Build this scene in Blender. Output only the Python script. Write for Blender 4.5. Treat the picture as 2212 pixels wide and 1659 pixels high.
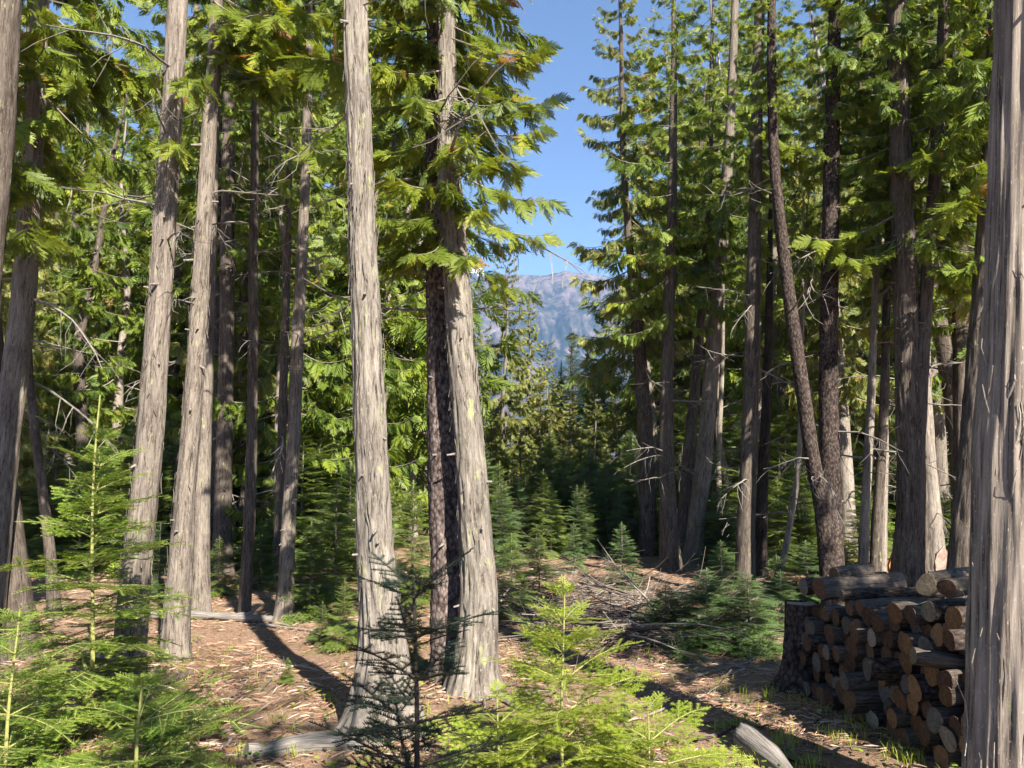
import bpy, math, random
import numpy as np
from mathutils import Vector, Matrix, Quaternion

for o in list(bpy.data.objects):
    bpy.data.objects.remove(o)
S = bpy.context.scene
COL = S.collection
R = math.radians
rng = np.random.default_rng(7)
random.seed(7)

# ------------------------------------------------------------------ camera
CH = 1.8
PITCH = R(5.72)
cam_d = bpy.data.cameras.new('camera')
cam = bpy.data.objects.new('camera', cam_d)
COL.objects.link(cam)
cam.location = (0, 0, CH)
cam.rotation_euler = (R(90) + PITCH, 0, 0)
cam_d.lens = 27.0
cam_d.sensor_width = 36.0
cam_d.clip_start = 0.05
cam_d.clip_end = 20000
S.camera = cam

# ------------------------------------------------------------------ sky, sun, exposure
SUN_ELEV = R(38)
SUN_AZ = R(153)          # compass bearing of the sun, from +Y towards +X: behind the camera and to its right
w = bpy.data.worlds.new('World')
S.world = w
w.use_nodes = True
nt = w.node_tree
sky = nt.nodes.new('ShaderNodeTexSky')
sky.sky_type = 'NISHITA'
sky.sun_disc = False
sky.sun_elevation = SUN_ELEV
sky.sun_rotation = SUN_AZ
sky.altitude = 3000
sky.air_density = 1.0
sky.dust_density = 0.0
sky.ozone_density = 2.0
bg = nt.nodes['Background']
bg.inputs['Strength'].default_value = 0.054
nt.links.new(sky.outputs[0], bg.inputs[0])

sun_d = bpy.data.lights.new('sun', 'SUN')
sun_d.energy = 5.0
sun_d.angle = R(0.5)
sun_d.color = (1.0, 0.93, 0.82)
sun = bpy.data.objects.new('sun', sun_d)
COL.objects.link(sun)
to_sun = Vector((math.sin(SUN_AZ) * math.cos(SUN_ELEV), math.cos(SUN_AZ) * math.cos(SUN_ELEV), math.sin(SUN_ELEV)))
sun.rotation_euler = to_sun.to_track_quat('Z', 'Y').to_euler()

S.view_settings.view_transform = 'Standard'
S.view_settings.look = 'None'
S.view_settings.gamma = 1
S.view_settings.use_curve_mapping = False
S.view_settings.exposure = 2.1

# ------------------------------------------------------------------ helpers: noise, picture -> place
def _hash(i, j, seed):
    h = (i.astype(np.int64) * 374761393 + j.astype(np.int64) * 668265263 + seed * 1274126177) & 0xffffffff
    h = ((h ^ (h >> 13)) * 1274126177) & 0xffffffff
    h = h ^ (h >> 16)
    return (h & 0xffff) / 65535.0

def vnoise(u, v, seed=0, per=None):
    u = np.asarray(u, float); v = np.asarray(v, float)
    i = np.floor(u); j = np.floor(v)
    fu = u - i; fv = v - j
    fu = fu * fu * (3 - 2 * fu); fv = fv * fv * (3 - 2 * fv)
    i2 = i + 1
    if per:
        i = np.mod(i, per); i2 = np.mod(i2, per)
    a = _hash(i, j, seed); b = _hash(i2, j, seed); c = _hash(i, j + 1, seed); d = _hash(i2, j + 1, seed)
    return (a * (1 - fu) + b * fu) * (1 - fv) + (c * (1 - fu) + d * fu) * fv

def gz(x, y):
    x = np.asarray(x, float); y = np.asarray(y, float)
    f = np.clip(1 - np.hypot(x, y - 10) / 60, 0, 1)
    md = 0
    for mx_, my_, ma_, ms_ in ((-.9, 5.4, .07, .33), (-.3, 6.2, .06, .36), (-2.95, 5.9, .06, .3), (-2.9, 6.55, .05, .28), (2.55, 3.8, .07, .38), (2.2, 6.3, .05, .3), (5.4, 10.2, .08, .5), (-5.0, 10, .05, .4)):
        md = md + ma_ * np.exp(-((x - mx_) ** 2 + (y - my_) ** 2) / (2 * ms_ * ms_))
    return md + f * (0.22 * (vnoise(x * .22 + 7.3, y * .22 + 1.1, 3) - .5) + 0.08 * (vnoise(x * .9, y * .9, 4) - .5)
                + 0.03 * (vnoise(x * 3.1, y * 3.1, 5) - .5))

SP, CP = math.sin(PITCH), math.cos(PITCH)
def ray(px, py):
    u = (px - 1106) / 1659.0; v = (829.5 - py) / 1659.0
    return Vector((u, CP - v * SP, SP + v * CP))
def at_depth(px, py, Y):
    d = ray(px, py)
    return Vector((0, 0, CH)) + d * (Y / d.y)
def ground(px, py):
    d = ray(px, py); z = 0.0
    for _ in range(6):
        t = (z - CH) / d.z
        p = Vector((0, 0, CH)) + d * t
        z = float(gz(p.x, p.y))
    p.z = z
    return p

# ------------------------------------------------------------------ helpers: meshes
class MB:
    """collects vertices, quads, triangles; every vertex has a uv (metres) and a tint"""
    def __init__(s):
        s.v = []; s.q = []; s.t = []; s.uv = []; s.c = []; s.n = 0; s.qm = []; s.tm = []
    def add(s, v, q=None, t=None, uv=None, c=None, m=0):
        v = np.asarray(v, float).reshape(-1, 3); k = len(v)
        s.v.append(v)
        if q is not None and len(q):
            q = np.asarray(q, np.int64).reshape(-1, 4); s.q.append(q + s.n); s.qm.append(np.full(len(q), m))
        if t is not None and len(t):
            t = np.asarray(t, np.int64).reshape(-1, 3); s.t.append(t + s.n); s.tm.append(np.full(len(t), m))
        s.uv.append(np.zeros((k, 2)) if uv is None else np.asarray(uv, float).reshape(-1, 2))
        s.c.append(np.full(k, .5) if c is None else np.broadcast_to(np.asarray(c, float), (k,)))
        s.n += k
    def addm(s, o, M, dc=0.0, m=None):
        """another MB (packed) through a 4x4 matrix"""
        v, q, t, uv, c, qm, tm = o
        M = np.array(M)
        s.v.append(v @ M[:3, :3].T + M[:3, 3])
        if len(q): s.q.append(q + s.n); s.qm.append(qm if m is None else np.full(len(q), m))
        if len(t): s.t.append(t + s.n); s.tm.append(tm if m is None else np.full(len(t), m))
        s.uv.append(uv); s.c.append(np.clip(c + dc, 0, 1)); s.n += len(v)
    def pack(s):
        z4 = np.zeros((0, 4), np.int64); z3 = np.zeros((0, 3), np.int64); z = np.zeros(0, np.int64)
        return (np.concatenate(s.v), np.concatenate(s.q) if s.q else z4, np.concatenate(s.t) if s.t else z3,
                np.concatenate(s.uv), np.concatenate(s.c), np.concatenate(s.qm) if s.qm else z, np.concatenate(s.tm) if s.tm else z)
    def mesh(s, name, mats, smooth=False):
        v, q, t, uv, c, qm, tm = s.pack()
        me = bpy.data.meshes.new(name)
        me.vertices.add(len(v)); me.vertices.foreach_set('co', v.ravel().astype(np.float32))
        li = np.concatenate([q.ravel(), t.ravel()]).astype(np.int32)
        me.loops.add(len(li)); me.loops.foreach_set('vertex_index', li)
        npoly = len(q) + len(t)
        me.polygons.add(npoly)
        ls = np.concatenate([np.arange(len(q)) * 4, len(q) * 4 + np.arange(len(t)) * 3]).astype(np.int32)
        me.polygons.foreach_set('loop_start', ls)
        me.polygons.foreach_set('material_index', np.concatenate([qm, tm]).astype(np.int32))
        me.polygons.foreach_set('use_smooth', np.full(npoly, bool(smooth)))
        l = me.uv_layers.new(name='UVMap')
        l.data.foreach_set('uv', uv[li].ravel().astype(np.float32))
        a = me.attributes.new('tint', 'FLOAT', 'POINT')
        a.data.foreach_set('value', c.astype(np.float32))
        for m in mats: me.materials.append(m)
        me.update(calc_edges=True)
        me.validate()
        return me

def frame_of(d):
    d = np.asarray(d, float); d = d / (np.linalg.norm(d) + 1e-9)
    a = np.array([0, 1, 0.]) if abs(d[1]) < .9 else np.array([1., 0, 0])
    x = np.cross(a, d); x /= np.linalg.norm(x)
    y = np.cross(d, x)
    return x, y, d

def tube(mb, pts, rad, seg=5, c=.5, m=0, cap=False):
    pts = np.asarray(pts, float); n = len(pts); rad = np.broadcast_to(np.asarray(rad, float), (n,))
    tan = np.gradient(pts, axis=0)
    V = []; UV = []; L = 0
    x, y, _ = frame_of(tan.mean(0))
    a = np.linspace(0, 2 * np.pi, seg + 1)
    for i in range(n):
        d = tan[i] / (np.linalg.norm(tan[i]) + 1e-9)
        xx = x - d * x.dot(d); xx /= np.linalg.norm(xx) + 1e-9; yy = np.cross(d, xx)
        if i: L += np.linalg.norm(pts[i] - pts[i - 1])
        V.append(pts[i] + rad[i] * (np.cos(a)[:, None] * xx + np.sin(a)[:, None] * yy))
        UV.append(np.stack([a / 6.283 * 2 * np.pi * max(rad.max(), .01), np.full(seg + 1, L)], 1))
    V = np.concatenate(V); UV = np.concatenate(UV)
    i, j = np.meshgrid(np.arange(n - 1), np.arange(seg), indexing='ij')
    b = i * (seg + 1) + j
    Q = np.stack([b, b + 1, b + seg + 2, b + seg + 1], -1).reshape(-1, 4)
    mb.add(V, q=Q, uv=UV, c=c, m=m)
    if cap:
        for k, s in ((0, 1), (n - 1, -1)):
            ring = V[k * (seg + 1):(k + 1) * (seg + 1) - 1]
            tri = [[0, 1 + (j + 1) % seg, 1 + j][::s] for j in range(seg)]
            mb.add(np.vstack([pts[k], ring]), t=tri, c=c, m=m)

def crspline(P, n):
    P = np.asarray(P, float); k = len(P)
    P = np.vstack([2 * P[0] - P[1], P, 2 * P[-1] - P[-2]])
    s = np.linspace(0, k - 1 - 1e-6, n); i = s.astype(int); f = (s - i)[:, None]
    a, b, c, d = P[i], P[i + 1], P[i + 2], P[i + 3]
    return .5 * (2 * b + (c - a) * f + (2 * a - 5 * b + 4 * c - d) * f ** 2 + (3 * b - 3 * c + d - a) * f ** 3)

def wander(p, d, L, n, amp, r, bend=(0, 0, 0)):
    """a bent stick: n points from p along d"""
    d = np.asarray(d, float); d = d / np.linalg.norm(d)
    out = [np.asarray(p, float)]
    for i in range(n - 1):
        d = d + r.normal(0, amp, 3) + np.asarray(bend, float) / n
        d /= np.linalg.norm(d)
        out.append(out[-1] + d * L / (n - 1))
    return np.array(out)

# ------------------------------------------------------------------ helpers: objects
def empty(name, label, cat, loc, group=None):
    o = bpy.data.objects.new(name, None); COL.objects.link(o)
    o.location = loc; o.empty_display_size = .1
    return tag(o, label, cat, group)
def tag(o, label, cat, group=None, kind=None):
    o['label'] = label; o['category'] = cat
    if group: o['group'] = group
    if kind: o['kind'] = kind
    return o
def link(name, me, parent=None, loc=(0, 0, 0), quat=None, sc=None):
    o = bpy.data.objects.new(name, me); COL.objects.link(o)
    if parent: o.parent = parent
    o.location = loc
    if quat is not None:
        o.rotation_mode = 'QUATERNION'; o.rotation_quaternion = quat
    if sc is not None: o.scale = (sc, sc, sc) if np.isscalar(sc) else sc
    return o

# ------------------------------------------------------------------ materials
def new_mat(name):
    m = bpy.data.materials.new(name); m.use_nodes = True
    n = m.node_tree; b = n.nodes['Principled BSDF']
    b.inputs['Roughness'].default_value = .85
    b.inputs['Specular IOR Level'].default_value = .2
    return m, n, b
def N(n, t, **kw):
    o = n.nodes.new(t)
    for k, v in kw.items():
        if k in o.inputs: o.inputs[k].default_value = v
        else: setattr(o, k, v)
    return o
def ramp(n, fac, stops):
    r = n.nodes.new('ShaderNodeValToRGB'); e = r.color_ramp.elements
    while len(e) < len(stops): e.new(.5)
    for k, (p, c) in enumerate(stops):
        e[k].position = p; e[k].color = (*c, 1)
    n.links.new(fac, r.inputs[0]); return r.outputs[0]
def mix(n, fac, a, b, mode='MIX'):
    m = n.nodes.new('ShaderNodeMix'); m.data_type = 'RGBA'; m.blend_type = mode
    for s, i in ((fac, 0), (a, 6), (b, 7)):
        if hasattr(s, 'links'): n.links.new(s, m.inputs[i])
        elif i == 0: m.inputs[0].default_value = s
        else: m.inputs[i].default_value = (*s, 1)
    return m.outputs[2]
def noise(n, vec, scale, detail=4, rough=.6, dist=0):
    t = N(n, 'ShaderNodeTexNoise', Scale=scale, Detail=detail, Roughness=rough, Distortion=dist)
    if vec is not None: n.links.new(vec, t.inputs['Vector'])
    return t.outputs[0]
def mapping(n, vec, sc):
    m = n.nodes.new('ShaderNodeMapping'); m.inputs['Scale'].default_value = sc
    n.links.new(vec, m.inputs[0]); return m.outputs[0]
def bump(n, b, h, strength, dist):
    k = N(n, 'ShaderNodeBump', Strength=strength, Distance=dist)
    n.links.new(h, k.inputs['Height']); n.links.new(k.outputs[0], b.inputs['Normal'])
def math_(n, op, a, b=None):
    m = n.nodes.new('ShaderNodeMath'); m.operation = op
    for s, i in ((a, 0), (b, 1)):
        if s is None: continue
        if hasattr(s, 'links'): n.links.new(s, m.inputs[i])
        else: m.inputs[i].default_value = s
    return m.outputs[0]

def bark_mat(name, groove, mid, pale, lichen=(.27, .28, .15), lich=.0, scaly=False, long=False):
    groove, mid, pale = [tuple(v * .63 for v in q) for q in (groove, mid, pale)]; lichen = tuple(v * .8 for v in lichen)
    m, n, b = new_mat(name)
    tc = n.nodes.new('ShaderNodeTexCoord'); uv = tc.outputs['UV']
    oi = n.nodes.new('ShaderNodeObjectInfo')
    sh = N(n, 'ShaderNodeVectorMath', operation='ADD'); n.links.new(uv, sh.inputs[0])
    rr = N(n, 'ShaderNodeVectorMath', operation='SCALE', Scale=37.0)
    cx = n.nodes.new('ShaderNodeCombineXYZ'); n.links.new(oi.outputs['Random'], cx.inputs[1])
    n.links.new(cx.outputs[0], rr.inputs[0]); n.links.new(rr.outputs[0], sh.inputs[1])
    uv = sh.outputs[0]
    if scaly:
        v = N(n, 'ShaderNodeTexVoronoi', Scale=1.0); n.links.new(mapping(n, uv, (38, 22, 1)), v.inputs['Vector'])
        f1 = noise(n, mapping(n, uv, (60, 30, 1)), 1, 5, .65, .6)
        fib = math_(n, 'ADD', math_(n, 'MULTIPLY', v.outputs['Distance'], .55), math_(n, 'MULTIPLY', f1, .6))
        st = [(.25, pale), (.5, mid), (.75, groove)]
    else:
        f1 = noise(n, mapping(n, uv, (85, 8, 1)), 1, 6, .72, .5)
        f2 = noise(n, mapping(n, uv, (30, 3.2, 1)), 1, 4, .65, .6)
        fib = math_(n, 'ADD', math_(n, 'MULTIPLY', f1, .62), math_(n, 'MULTIPLY', f2, .42))
        if long:
            f1 = noise(n, mapping(n, uv, (75, 2.6, 1)), 1, 6, .68, .5)
            f2 = noise(n, mapping(n, uv, (24, .9, 1)), 1, 4, .6, .8)
            fib = math_(n, 'ADD', math_(n, 'MULTIPLY', f1, .6), math_(n, 'MULTIPLY', f2, .45))
        st = [(.40, groove), (.485, mid), (.62, pale)]
    col = ramp(n, fib, st)
    big = noise(n, mapping(n, uv, (5, 1.3, 1)), 1, 3, .6)
    col = mix(n, 1.0, col, ramp(n, big, [(.3, (.60, .57, .55)), (.7, (1.14, 1.10, 1.05))]), 'MULTIPLY')
    fl = noise(n, mapping(n, uv, (150, 28, 1)), 1, 3, .7)
    col = mix(n, ramp(n, fl, [(.60, (0, 0, 0)), (.68, (1, 1, 1))]), col, tuple(min(1, x * 1.25) for x in pale))
    if lich:
        lm = noise(n, mapping(n, uv, (16, 4.5, 1)), 1, 6, .7)
        col = mix(n, ramp(n, lm, [(.62 - lich * .2, (0, 0, 0)), (.70 - lich * .2, (1, 1, 1))]), col, lichen)
    n.links.new(col, b.inputs['Base Color'])
    b.inputs['Roughness'].default_value = .95
    b.inputs['Specular IOR Level'].default_value = .08
    bump(n, b, fib if not scaly else math_(n, 'SUBTRACT', 1.0, fib), .75, .012)
    return m

BARK = {
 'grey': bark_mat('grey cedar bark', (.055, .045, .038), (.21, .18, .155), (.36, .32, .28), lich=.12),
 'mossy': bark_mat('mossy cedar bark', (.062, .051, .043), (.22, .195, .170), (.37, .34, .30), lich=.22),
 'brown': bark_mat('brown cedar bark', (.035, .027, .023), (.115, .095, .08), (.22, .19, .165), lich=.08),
 'fir': bark_mat('scaly fir bark', (.05, .036, .033), (.19, .15, .138), (.38, .32, .30), scaly=True),
 'firdark': bark_mat('dark scaly fir bark', (.03, .022, .02), (.095, .075, .066), (.20, .165, .15), scaly=True),
 'stringy': bark_mat('stringy cedar bark', (.045, .036, .034), (.25, .213, .185), (.42, .372, .325), lich=.05, long=True),
 'burnt': bark_mat('charred bark', (.008, .008, .008), (.03, .027, .025), (.09, .075, .065)),
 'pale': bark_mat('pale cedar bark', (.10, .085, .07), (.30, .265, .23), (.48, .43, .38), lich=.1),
}

def leaf_mat(name, stops, transl=.35, rough=.5, tr_gain=1.5):
    m, n, b = new_mat(name)
    a = N(n, 'ShaderNodeAttribute', attribute_name='tint')
    oi = n.nodes.new('ShaderNodeObjectInfo')
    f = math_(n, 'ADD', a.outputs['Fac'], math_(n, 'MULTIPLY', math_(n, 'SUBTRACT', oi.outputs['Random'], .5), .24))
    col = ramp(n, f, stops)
    n.links.new(col, b.inputs['Base Color'])
    b.inputs['Roughness'].default_value = rough
    b.inputs['Specular IOR Level'].default_value = .35
    t = n.nodes.new('ShaderNodeBsdfTranslucent')
    n.links.new(mix(n, 1.0, col, (tr_gain, tr_gain * .95, tr_gain * .5), 'MULTIPLY'), t.inputs[0])
    ms = n.nodes.new('ShaderNodeMixShader'); ms.inputs[0].default_value = transl
    n.links.new(b.outputs[0], ms.inputs[1]); n.links.new(t.outputs[0], ms.inputs[2])
    n.links.new(ms.outputs[0], n.nodes['Material Output'].inputs[0])
    return m
BRN = (.26, .12, .04)
LEAF = {
 'cedar': leaf_mat('cedar foliage', [(0, (.05, .085, .016)), (.35, (.14, .20, .026)), (.72, (.25, .29, .034)), (.95, (.31, .29, .045)), (1, BRN)], .42),
 'cedarbright': leaf_mat('bright cedar foliage', [(0, (.06, .09, .015)), (.4, (.145, .19, .022)), (.75, (.25, .28, .03)), (.93, (.31, .29, .045)), (1, BRN)], .42),
 'firshade': leaf_mat('shade-darkened fir needles', [(0, (.006, .015, .009)), (.5, (.014, .031, .015)), (1, (.03, .055, .02))], .15),  # darker copy of the needles: shade on the front sapling painted into their colour
 'cedaryellow': leaf_mat('yellowing cedar foliage', [(0, (.08, .11, .03)), (.4, (.20, .225, .055)), (.75, (.30, .29, .075)), (.94, (.35, .26, .07)), (1, BRN)], .42),
 'fir': leaf_mat('fir needles', [(0, (.03, .065, .016)), (.45, (.10, .17, .025)), (.85, (.19, .27, .033)), (1, (.28, .34, .05))], .4),
 'firbright': leaf_mat('bright fir needles', [(0, (.10, .15, .02)), (.45, (.21, .28, .03)), (.85, (.30, .36, .04)), (1, (.36, .40, .06))], .42),
 'firdark': leaf_mat('bluish fir needles', [(0, (.03, .075, .034)), (.5, (.085, .16, .05)), (1, (.15, .23, .055))], .3),
}
def plain(name, stops, scale=20, coord='Object', rough=.9, bs=.4, bd=.005, sc3=(1, 1, 1)):
    m, n, b = new_mat(name)
    tc = n.nodes.new('ShaderNodeTexCoord')
    f = noise(n, mapping(n, tc.outputs[coord], sc3), scale, 5, .65, .3)
    n.links.new(ramp(n, f, stops), b.inputs['Base Color']); b.inputs['Roughness'].default_value = rough
    bump(n, b, f, bs, bd)
    return m
M_TWIG = plain('twig bark', [(.3, (.10, .08, .065)), (.7, (.24, .20, .165))], 30)
M_DEAD = plain('dead grey twig', [(.3, (.09, .08, .07)), (.7, (.23, .205, .175))], 30)
M_GTWIG = plain('green twig', [(.3, (.16, .17, .05)), (.7, (.28, .26, .09))], 30)
M_WOOD = plain('weathered wood', [(.3, (.05, .045, .04)), (.5, (.16, .142, .125)), (.72, (.31, .28, .25))], 1, 'UV', bs=.8, bd=.012, sc3=(90, 5, 1))
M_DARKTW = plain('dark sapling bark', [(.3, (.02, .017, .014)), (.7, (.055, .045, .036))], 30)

# ------------------------------------------------------------------ foliage: cedar sprays, branches, crowns
def rot_to(x_axis, up=(0, 0, 1)):
    x = np.asarray(x_axis, float); x /= np.linalg.norm(x)
    y = np.cross(up, x); ny = np.linalg.norm(y)
    y = y / ny if ny > 1e-5 else np.array([0, 1., 0])
    return np.stack([x, y, np.cross(x, y)], 1)
def mat4(Rm, p, s=1.0):
    M = np.eye(4); M[:3, :3] = Rm * s; M[:3, 3] = p; return M
def roll(a):
    c, s = math.cos(a), math.sin(a); return np.array([[1, 0, 0], [0, c, -s], [0, s, c]])

def spray(r, pairs, hi):
    """a flat, fern-like cedar spray of length 1 along +X"""
    mb = MB()
    for i in range(pairs * 2 + 1):
        t = .06 + .92 * i / (pairs * 2)
        side = 1 if i % 2 else -1
        L = .42 * math.sin(math.pi * min(1, (t * .93 + .16)) ** .8) * r.uniform(.75, 1.1) + .03
        a = R(r.uniform(40, 58)) * (1 - .5 * t) * side
        if i == pairs * 2: a = 0; L = .12
        d = np.array([math.cos(a), math.sin(a), r.uniform(-.25, .05)])
        p0 = np.array([t, 0, -.22 * t * t])
        perp = np.array([-d[1], d[0], 0])
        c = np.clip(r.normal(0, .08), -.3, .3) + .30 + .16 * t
        if hi:
            ns = max(3, int(L / .042))
            for k in range(ns + 1):
                u = k / ns
                q0 = p0 + d * L * u * .9
                for sd in ((1, -1) if k < ns else (0,)):
                    l2 = (.085 * (1 - .55 * u) * r.uniform(.8, 1.2)) if sd else .06
                    e = d * .8 + perp * sd * .62 + np.array([0, 0, r.uniform(-.15, .1)]); e /= np.linalg.norm(e)
                    ww = np.cross(e, [0, 0, 1]) * .020
                    mb.add([q0 - ww * .5, q0 + e * l2 * .55 - ww, q0 + e * l2, q0 + e * l2 * .55 + ww], q=[[0, 1, 2, 3]], c=c)
            mb.add([p0 - perp * .004, p0 + perp * .004, p0 + d * L], t=[[0, 1, 2]], c=c)
        else:
            w_ = L * .085 + .009
            mb.add([p0, p0 + d * L * .45 - perp * w_, p0 + d * L + np.array([0, 0, -.06 * L]), p0 + d * L * .5 + perp * w_], q=[[0, 1, 2, 3]], c=c)
    return mb.pack()
r0 = np.random.default_rng(11)
SPRAY_HI = [spray(r0, 10, True) for _ in range(3)]
SPRAY_MID = [spray(r0, 15, False) for _ in range(4)]
SPRAY_LO = [spray(r0, 9, False) for _ in range(4)]

def cedar_branch(r, sprays, L=1.6, n=20, ssz=.42, droop=.5, hang=(-50, 0)):
    """limb along +X that sags and turns up at the tip, sprays hanging either side; slot 0 foliage, 1 twig"""
    mb = MB()
    s = np.linspace(0, 1, 9)
    ax = np.stack([s * L, .06 * L * np.sin(s * 5 + r.uniform(0, 6)), L * droop * (-.75 * s + .55 * s ** 2.6)], 1)
    tube(mb, ax, (.010 * L * (1 - .9 * s) + .0015), 4, m=1)
    for i in range(n):
        u = .14 + .86 * (i + r.uniform(0, .8)) / n
        u = min(u, .99)
        p = np.array([np.interp(u, s, ax[:, k]) for k in range(3)])
        side = 1 if i % 2 else -1
        a = side * R(r.uniform(25, 72))
        el = R(r.uniform(*hang))
        if u > .93: a *= .3; el *= .5
        d = np.array([math.cos(a) * math.cos(el), math.sin(a) * math.cos(el), math.sin(el)])
        sz = ssz * r.uniform(.65, 1.15) * (1.05 - .45 * abs(u - .55)) * (.75 + .25 * L / 1.6)
        M = mat4(rot_to(d) @ roll(r.normal(0, .75)), p, sz)
        dc = r.normal(-.02, .17)
        if r.random() < .012: dc = .6
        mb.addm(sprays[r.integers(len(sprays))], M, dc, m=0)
    return mb
r1 = np.random.default_rng(21)
CB_HI = [cedar_branch(r1, SPRAY_HI, 1.2, 27, .36) for _ in range(4)]
CB_MID = [cedar_branch(r1, SPRAY_MID, 1.6, 30, .42, .6, (-85, -18)).pack() for _ in range(6)]
CB_LO = [cedar_branch(r1, SPRAY_LO, 1.6, 24, .48, .6, (-85, -18)).pack() for _ in range(5)]

def cedar_crown(r, protos, H, Rm, n, low=.55):
    mb = MB()
    for k in range(n):
        t = (k + r.random()) / n
        z = H * t
        prof = min(1, low + 1.8 * t) * (1 - t) ** .65 + .06
        L = Rm * prof * r.uniform(.65, 1.2)
        az = k * 2.39996 + r.normal(0, .5)
        el = R(-8 + 42 * t + r.normal(0, 9))
        d = np.array([math.cos(az) * math.cos(el), math.sin(az) * math.cos(el), math.sin(el)])
        M = mat4(rot_to(d) @ roll(r.normal(0, .25)), (0, 0, z), max(.25, L / 1.6))
        mb.addm(protos[r.integers(len(protos))], M, r.normal(0, .08))
    return mb

# firs
def needles(mb, p0, p1, up, r, step, ln, wd, c0, c1, lift=.25, both=True):
    p0 = np.asarray(p0, float); p1 = np.asarray(p1, float)
    L = np.linalg.norm(p1 - p0); n = max(2, int(L / step)); d = (p1 - p0) / L
    sidev = np.cross(up, d); sidev /= np.linalg.norm(sidev) + 1e-9
    upv = np.cross(d, sidev)
    V = []; C = []
    for sd in (1, -1):
        u = (np.arange(n) + r.random(n) * .8) / n
        l = ln * r.uniform(.75, 1.1, n) * np.clip(1.25 - u ** 4 * .7, .5, 1)
        ang = r.uniform(.25, .6, n)
        lf = r.normal(lift, .18, n)
        e = d * ang[:, None] + sd * sidev + upv * lf[:, None]
        e /= np.linalg.norm(e, axis=1)[:, None]
        b = p0 + d * (u * L)[:, None]
        V.append(np.stack([b - d * wd * .5, b + d * wd * .5, b + e * l[:, None]], 1).reshape(-1, 3))
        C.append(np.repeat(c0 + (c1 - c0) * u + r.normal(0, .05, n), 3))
    V = np.concatenate(V); C = np.clip(np.concatenate(C), 0, 1)
    mb.add(V, t=np.arange(len(V)).reshape(-1, 3), c=C, m=0)

def fir_branch(r, L=.6, step=.0065, ln=.026, wd=.0062, pairs=7, c=(.25, .9), tw=1.0, dense=1.0, lift=.18, arch=.18, ax_r=.006):
    mb = MB()
    s = np.linspace(0, 1, 7)
    ax = np.stack([s * L, .03 * L * np.sin(4 * s + r.uniform(0, 6)), L * arch * (np.sin(s * 2.6) * .6 - s * .55)], 1)
    tube(mb, ax, ax_r * (1 - .8 * s), 4, m=1)
    for i in range(6):
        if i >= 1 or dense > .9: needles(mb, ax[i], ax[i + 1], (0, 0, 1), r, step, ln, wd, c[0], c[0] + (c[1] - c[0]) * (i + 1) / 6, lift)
    for i in range(pairs):
        u = .16 + .74 * (i + r.uniform(-.2, .2)) / pairs
        p = np.array([np.interp(u, s, ax[:, k]) for k in range(3)])
        for sd in (1, -1):
            if r.random() > dense: continue
            l = L * tw * (.42 * (1 - u) + .10) * r.uniform(.7, 1.15)
            a = sd * R(r.uniform(42, 62))
            d = np.array([math.cos(a), math.sin(a), r.uniform(-.22, .12)])
            q = p + d * l
            tube(mb, [p, (p + q) / 2 + np.array([0, 0, .012 * l]), q], [ax_r * .45, ax_r * .35, ax_r * .2], 3, m=1)
            needles(mb, p, q, (0, 0, 1), r, step, ln, wd, c[0], c[1] + .1 * u, lift)
            if l > .16:
                for k in (.35, .65):
                    for s2 in (1, -1):
                        a2 = a + s2 * R(50); l2 = l * .4 * r.uniform(.7, 1.2)
                        p2 = p + d * l * k; q2 = p2 + np.array([math.cos(a2), math.sin(a2), r.uniform(-.1, .1)]) * l2
                        needles(mb, p2, q2, (0, 0, 1), r, step, ln, wd, c[0], c[1], lift)
    return mb
r2 = np.random.default_rng(31)
FB_HI = [fir_branch(r2, .6) for _ in range(6)]
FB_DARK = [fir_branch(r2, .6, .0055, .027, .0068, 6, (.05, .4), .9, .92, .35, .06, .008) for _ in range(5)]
FB_LO = [fir_branch(r2, .6, .022, .045, .013, 6, (.3, .8)).pack() for _ in range(5)]

def fir_crown(r, H, Rm, n, tip=.12, protos=FB_LO):
    mb = MB()
    tube(mb, [(0, 0, 0), (0, 0, H * .5), (0, 0, H)], [.012 * H, .007 * H, .002 * H], 5, m=1)
    needles(mb, (0, 0, H * .9), (0, 0, H), (1, 0, 0), r, .015, .035, .01, .5, .8)
    for k in range(n):
        t = ((k + r.random()) / n) ** .9
        z = H * (.04 + .92 * t)
        L = Rm * (1 - t) ** .8 * r.uniform(.7, 1.2) + tip * .6
        az = k * 2.39996 + r.normal(0, .4)
        el = R(-14 + 45 * t + r.normal(0, 8))
        d = np.array([math.cos(az) * math.cos(el), math.sin(az) * math.cos(el), math.sin(el)])
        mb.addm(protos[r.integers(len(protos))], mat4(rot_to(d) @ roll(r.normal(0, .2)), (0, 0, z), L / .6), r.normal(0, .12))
    return mb

r3 = np.random.default_rng(41)
MID_C = [cedar_crown(r3, CB_MID, H, Rm, n).mesh('cedar_crown', [LEAF['cedar'], M_TWIG]) for H, Rm, n in
         ((9, 1.7, 62), (9, 1.5, 66), (9, 1.9, 58), (9, 1.3, 62))]
NAR_C = [cedar_crown(r3, [CB_HI[0].pack()] + CB_MID[:4], 7, .95, 56, .85).mesh('cedar_crown', [LEAF['cedarbright'], M_TWIG])]
YEL_C = [cedar_crown(r3, CB_MID, 10, 1.4, 122, .85).mesh('cedar_crown', [LEAF['cedaryellow'], M_TWIG]),
         cedar_crown(r3, CB_MID, 6, 1.3, 105, .9).mesh('cedar_crown', [LEAF['cedaryellow'], M_TWIG])]
FAR_C = [cedar_crown(r3, CB_LO, 11, Rm, n).mesh('cedar_crown', [LEAF[k], M_TWIG]) for Rm, n, k in
         ((1.9, 80, 'cedar'), (2.2, 80, 'cedar'), (1.8, 84, 'cedaryellow'), (2.0, 80, 'cedar'))]
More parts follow.
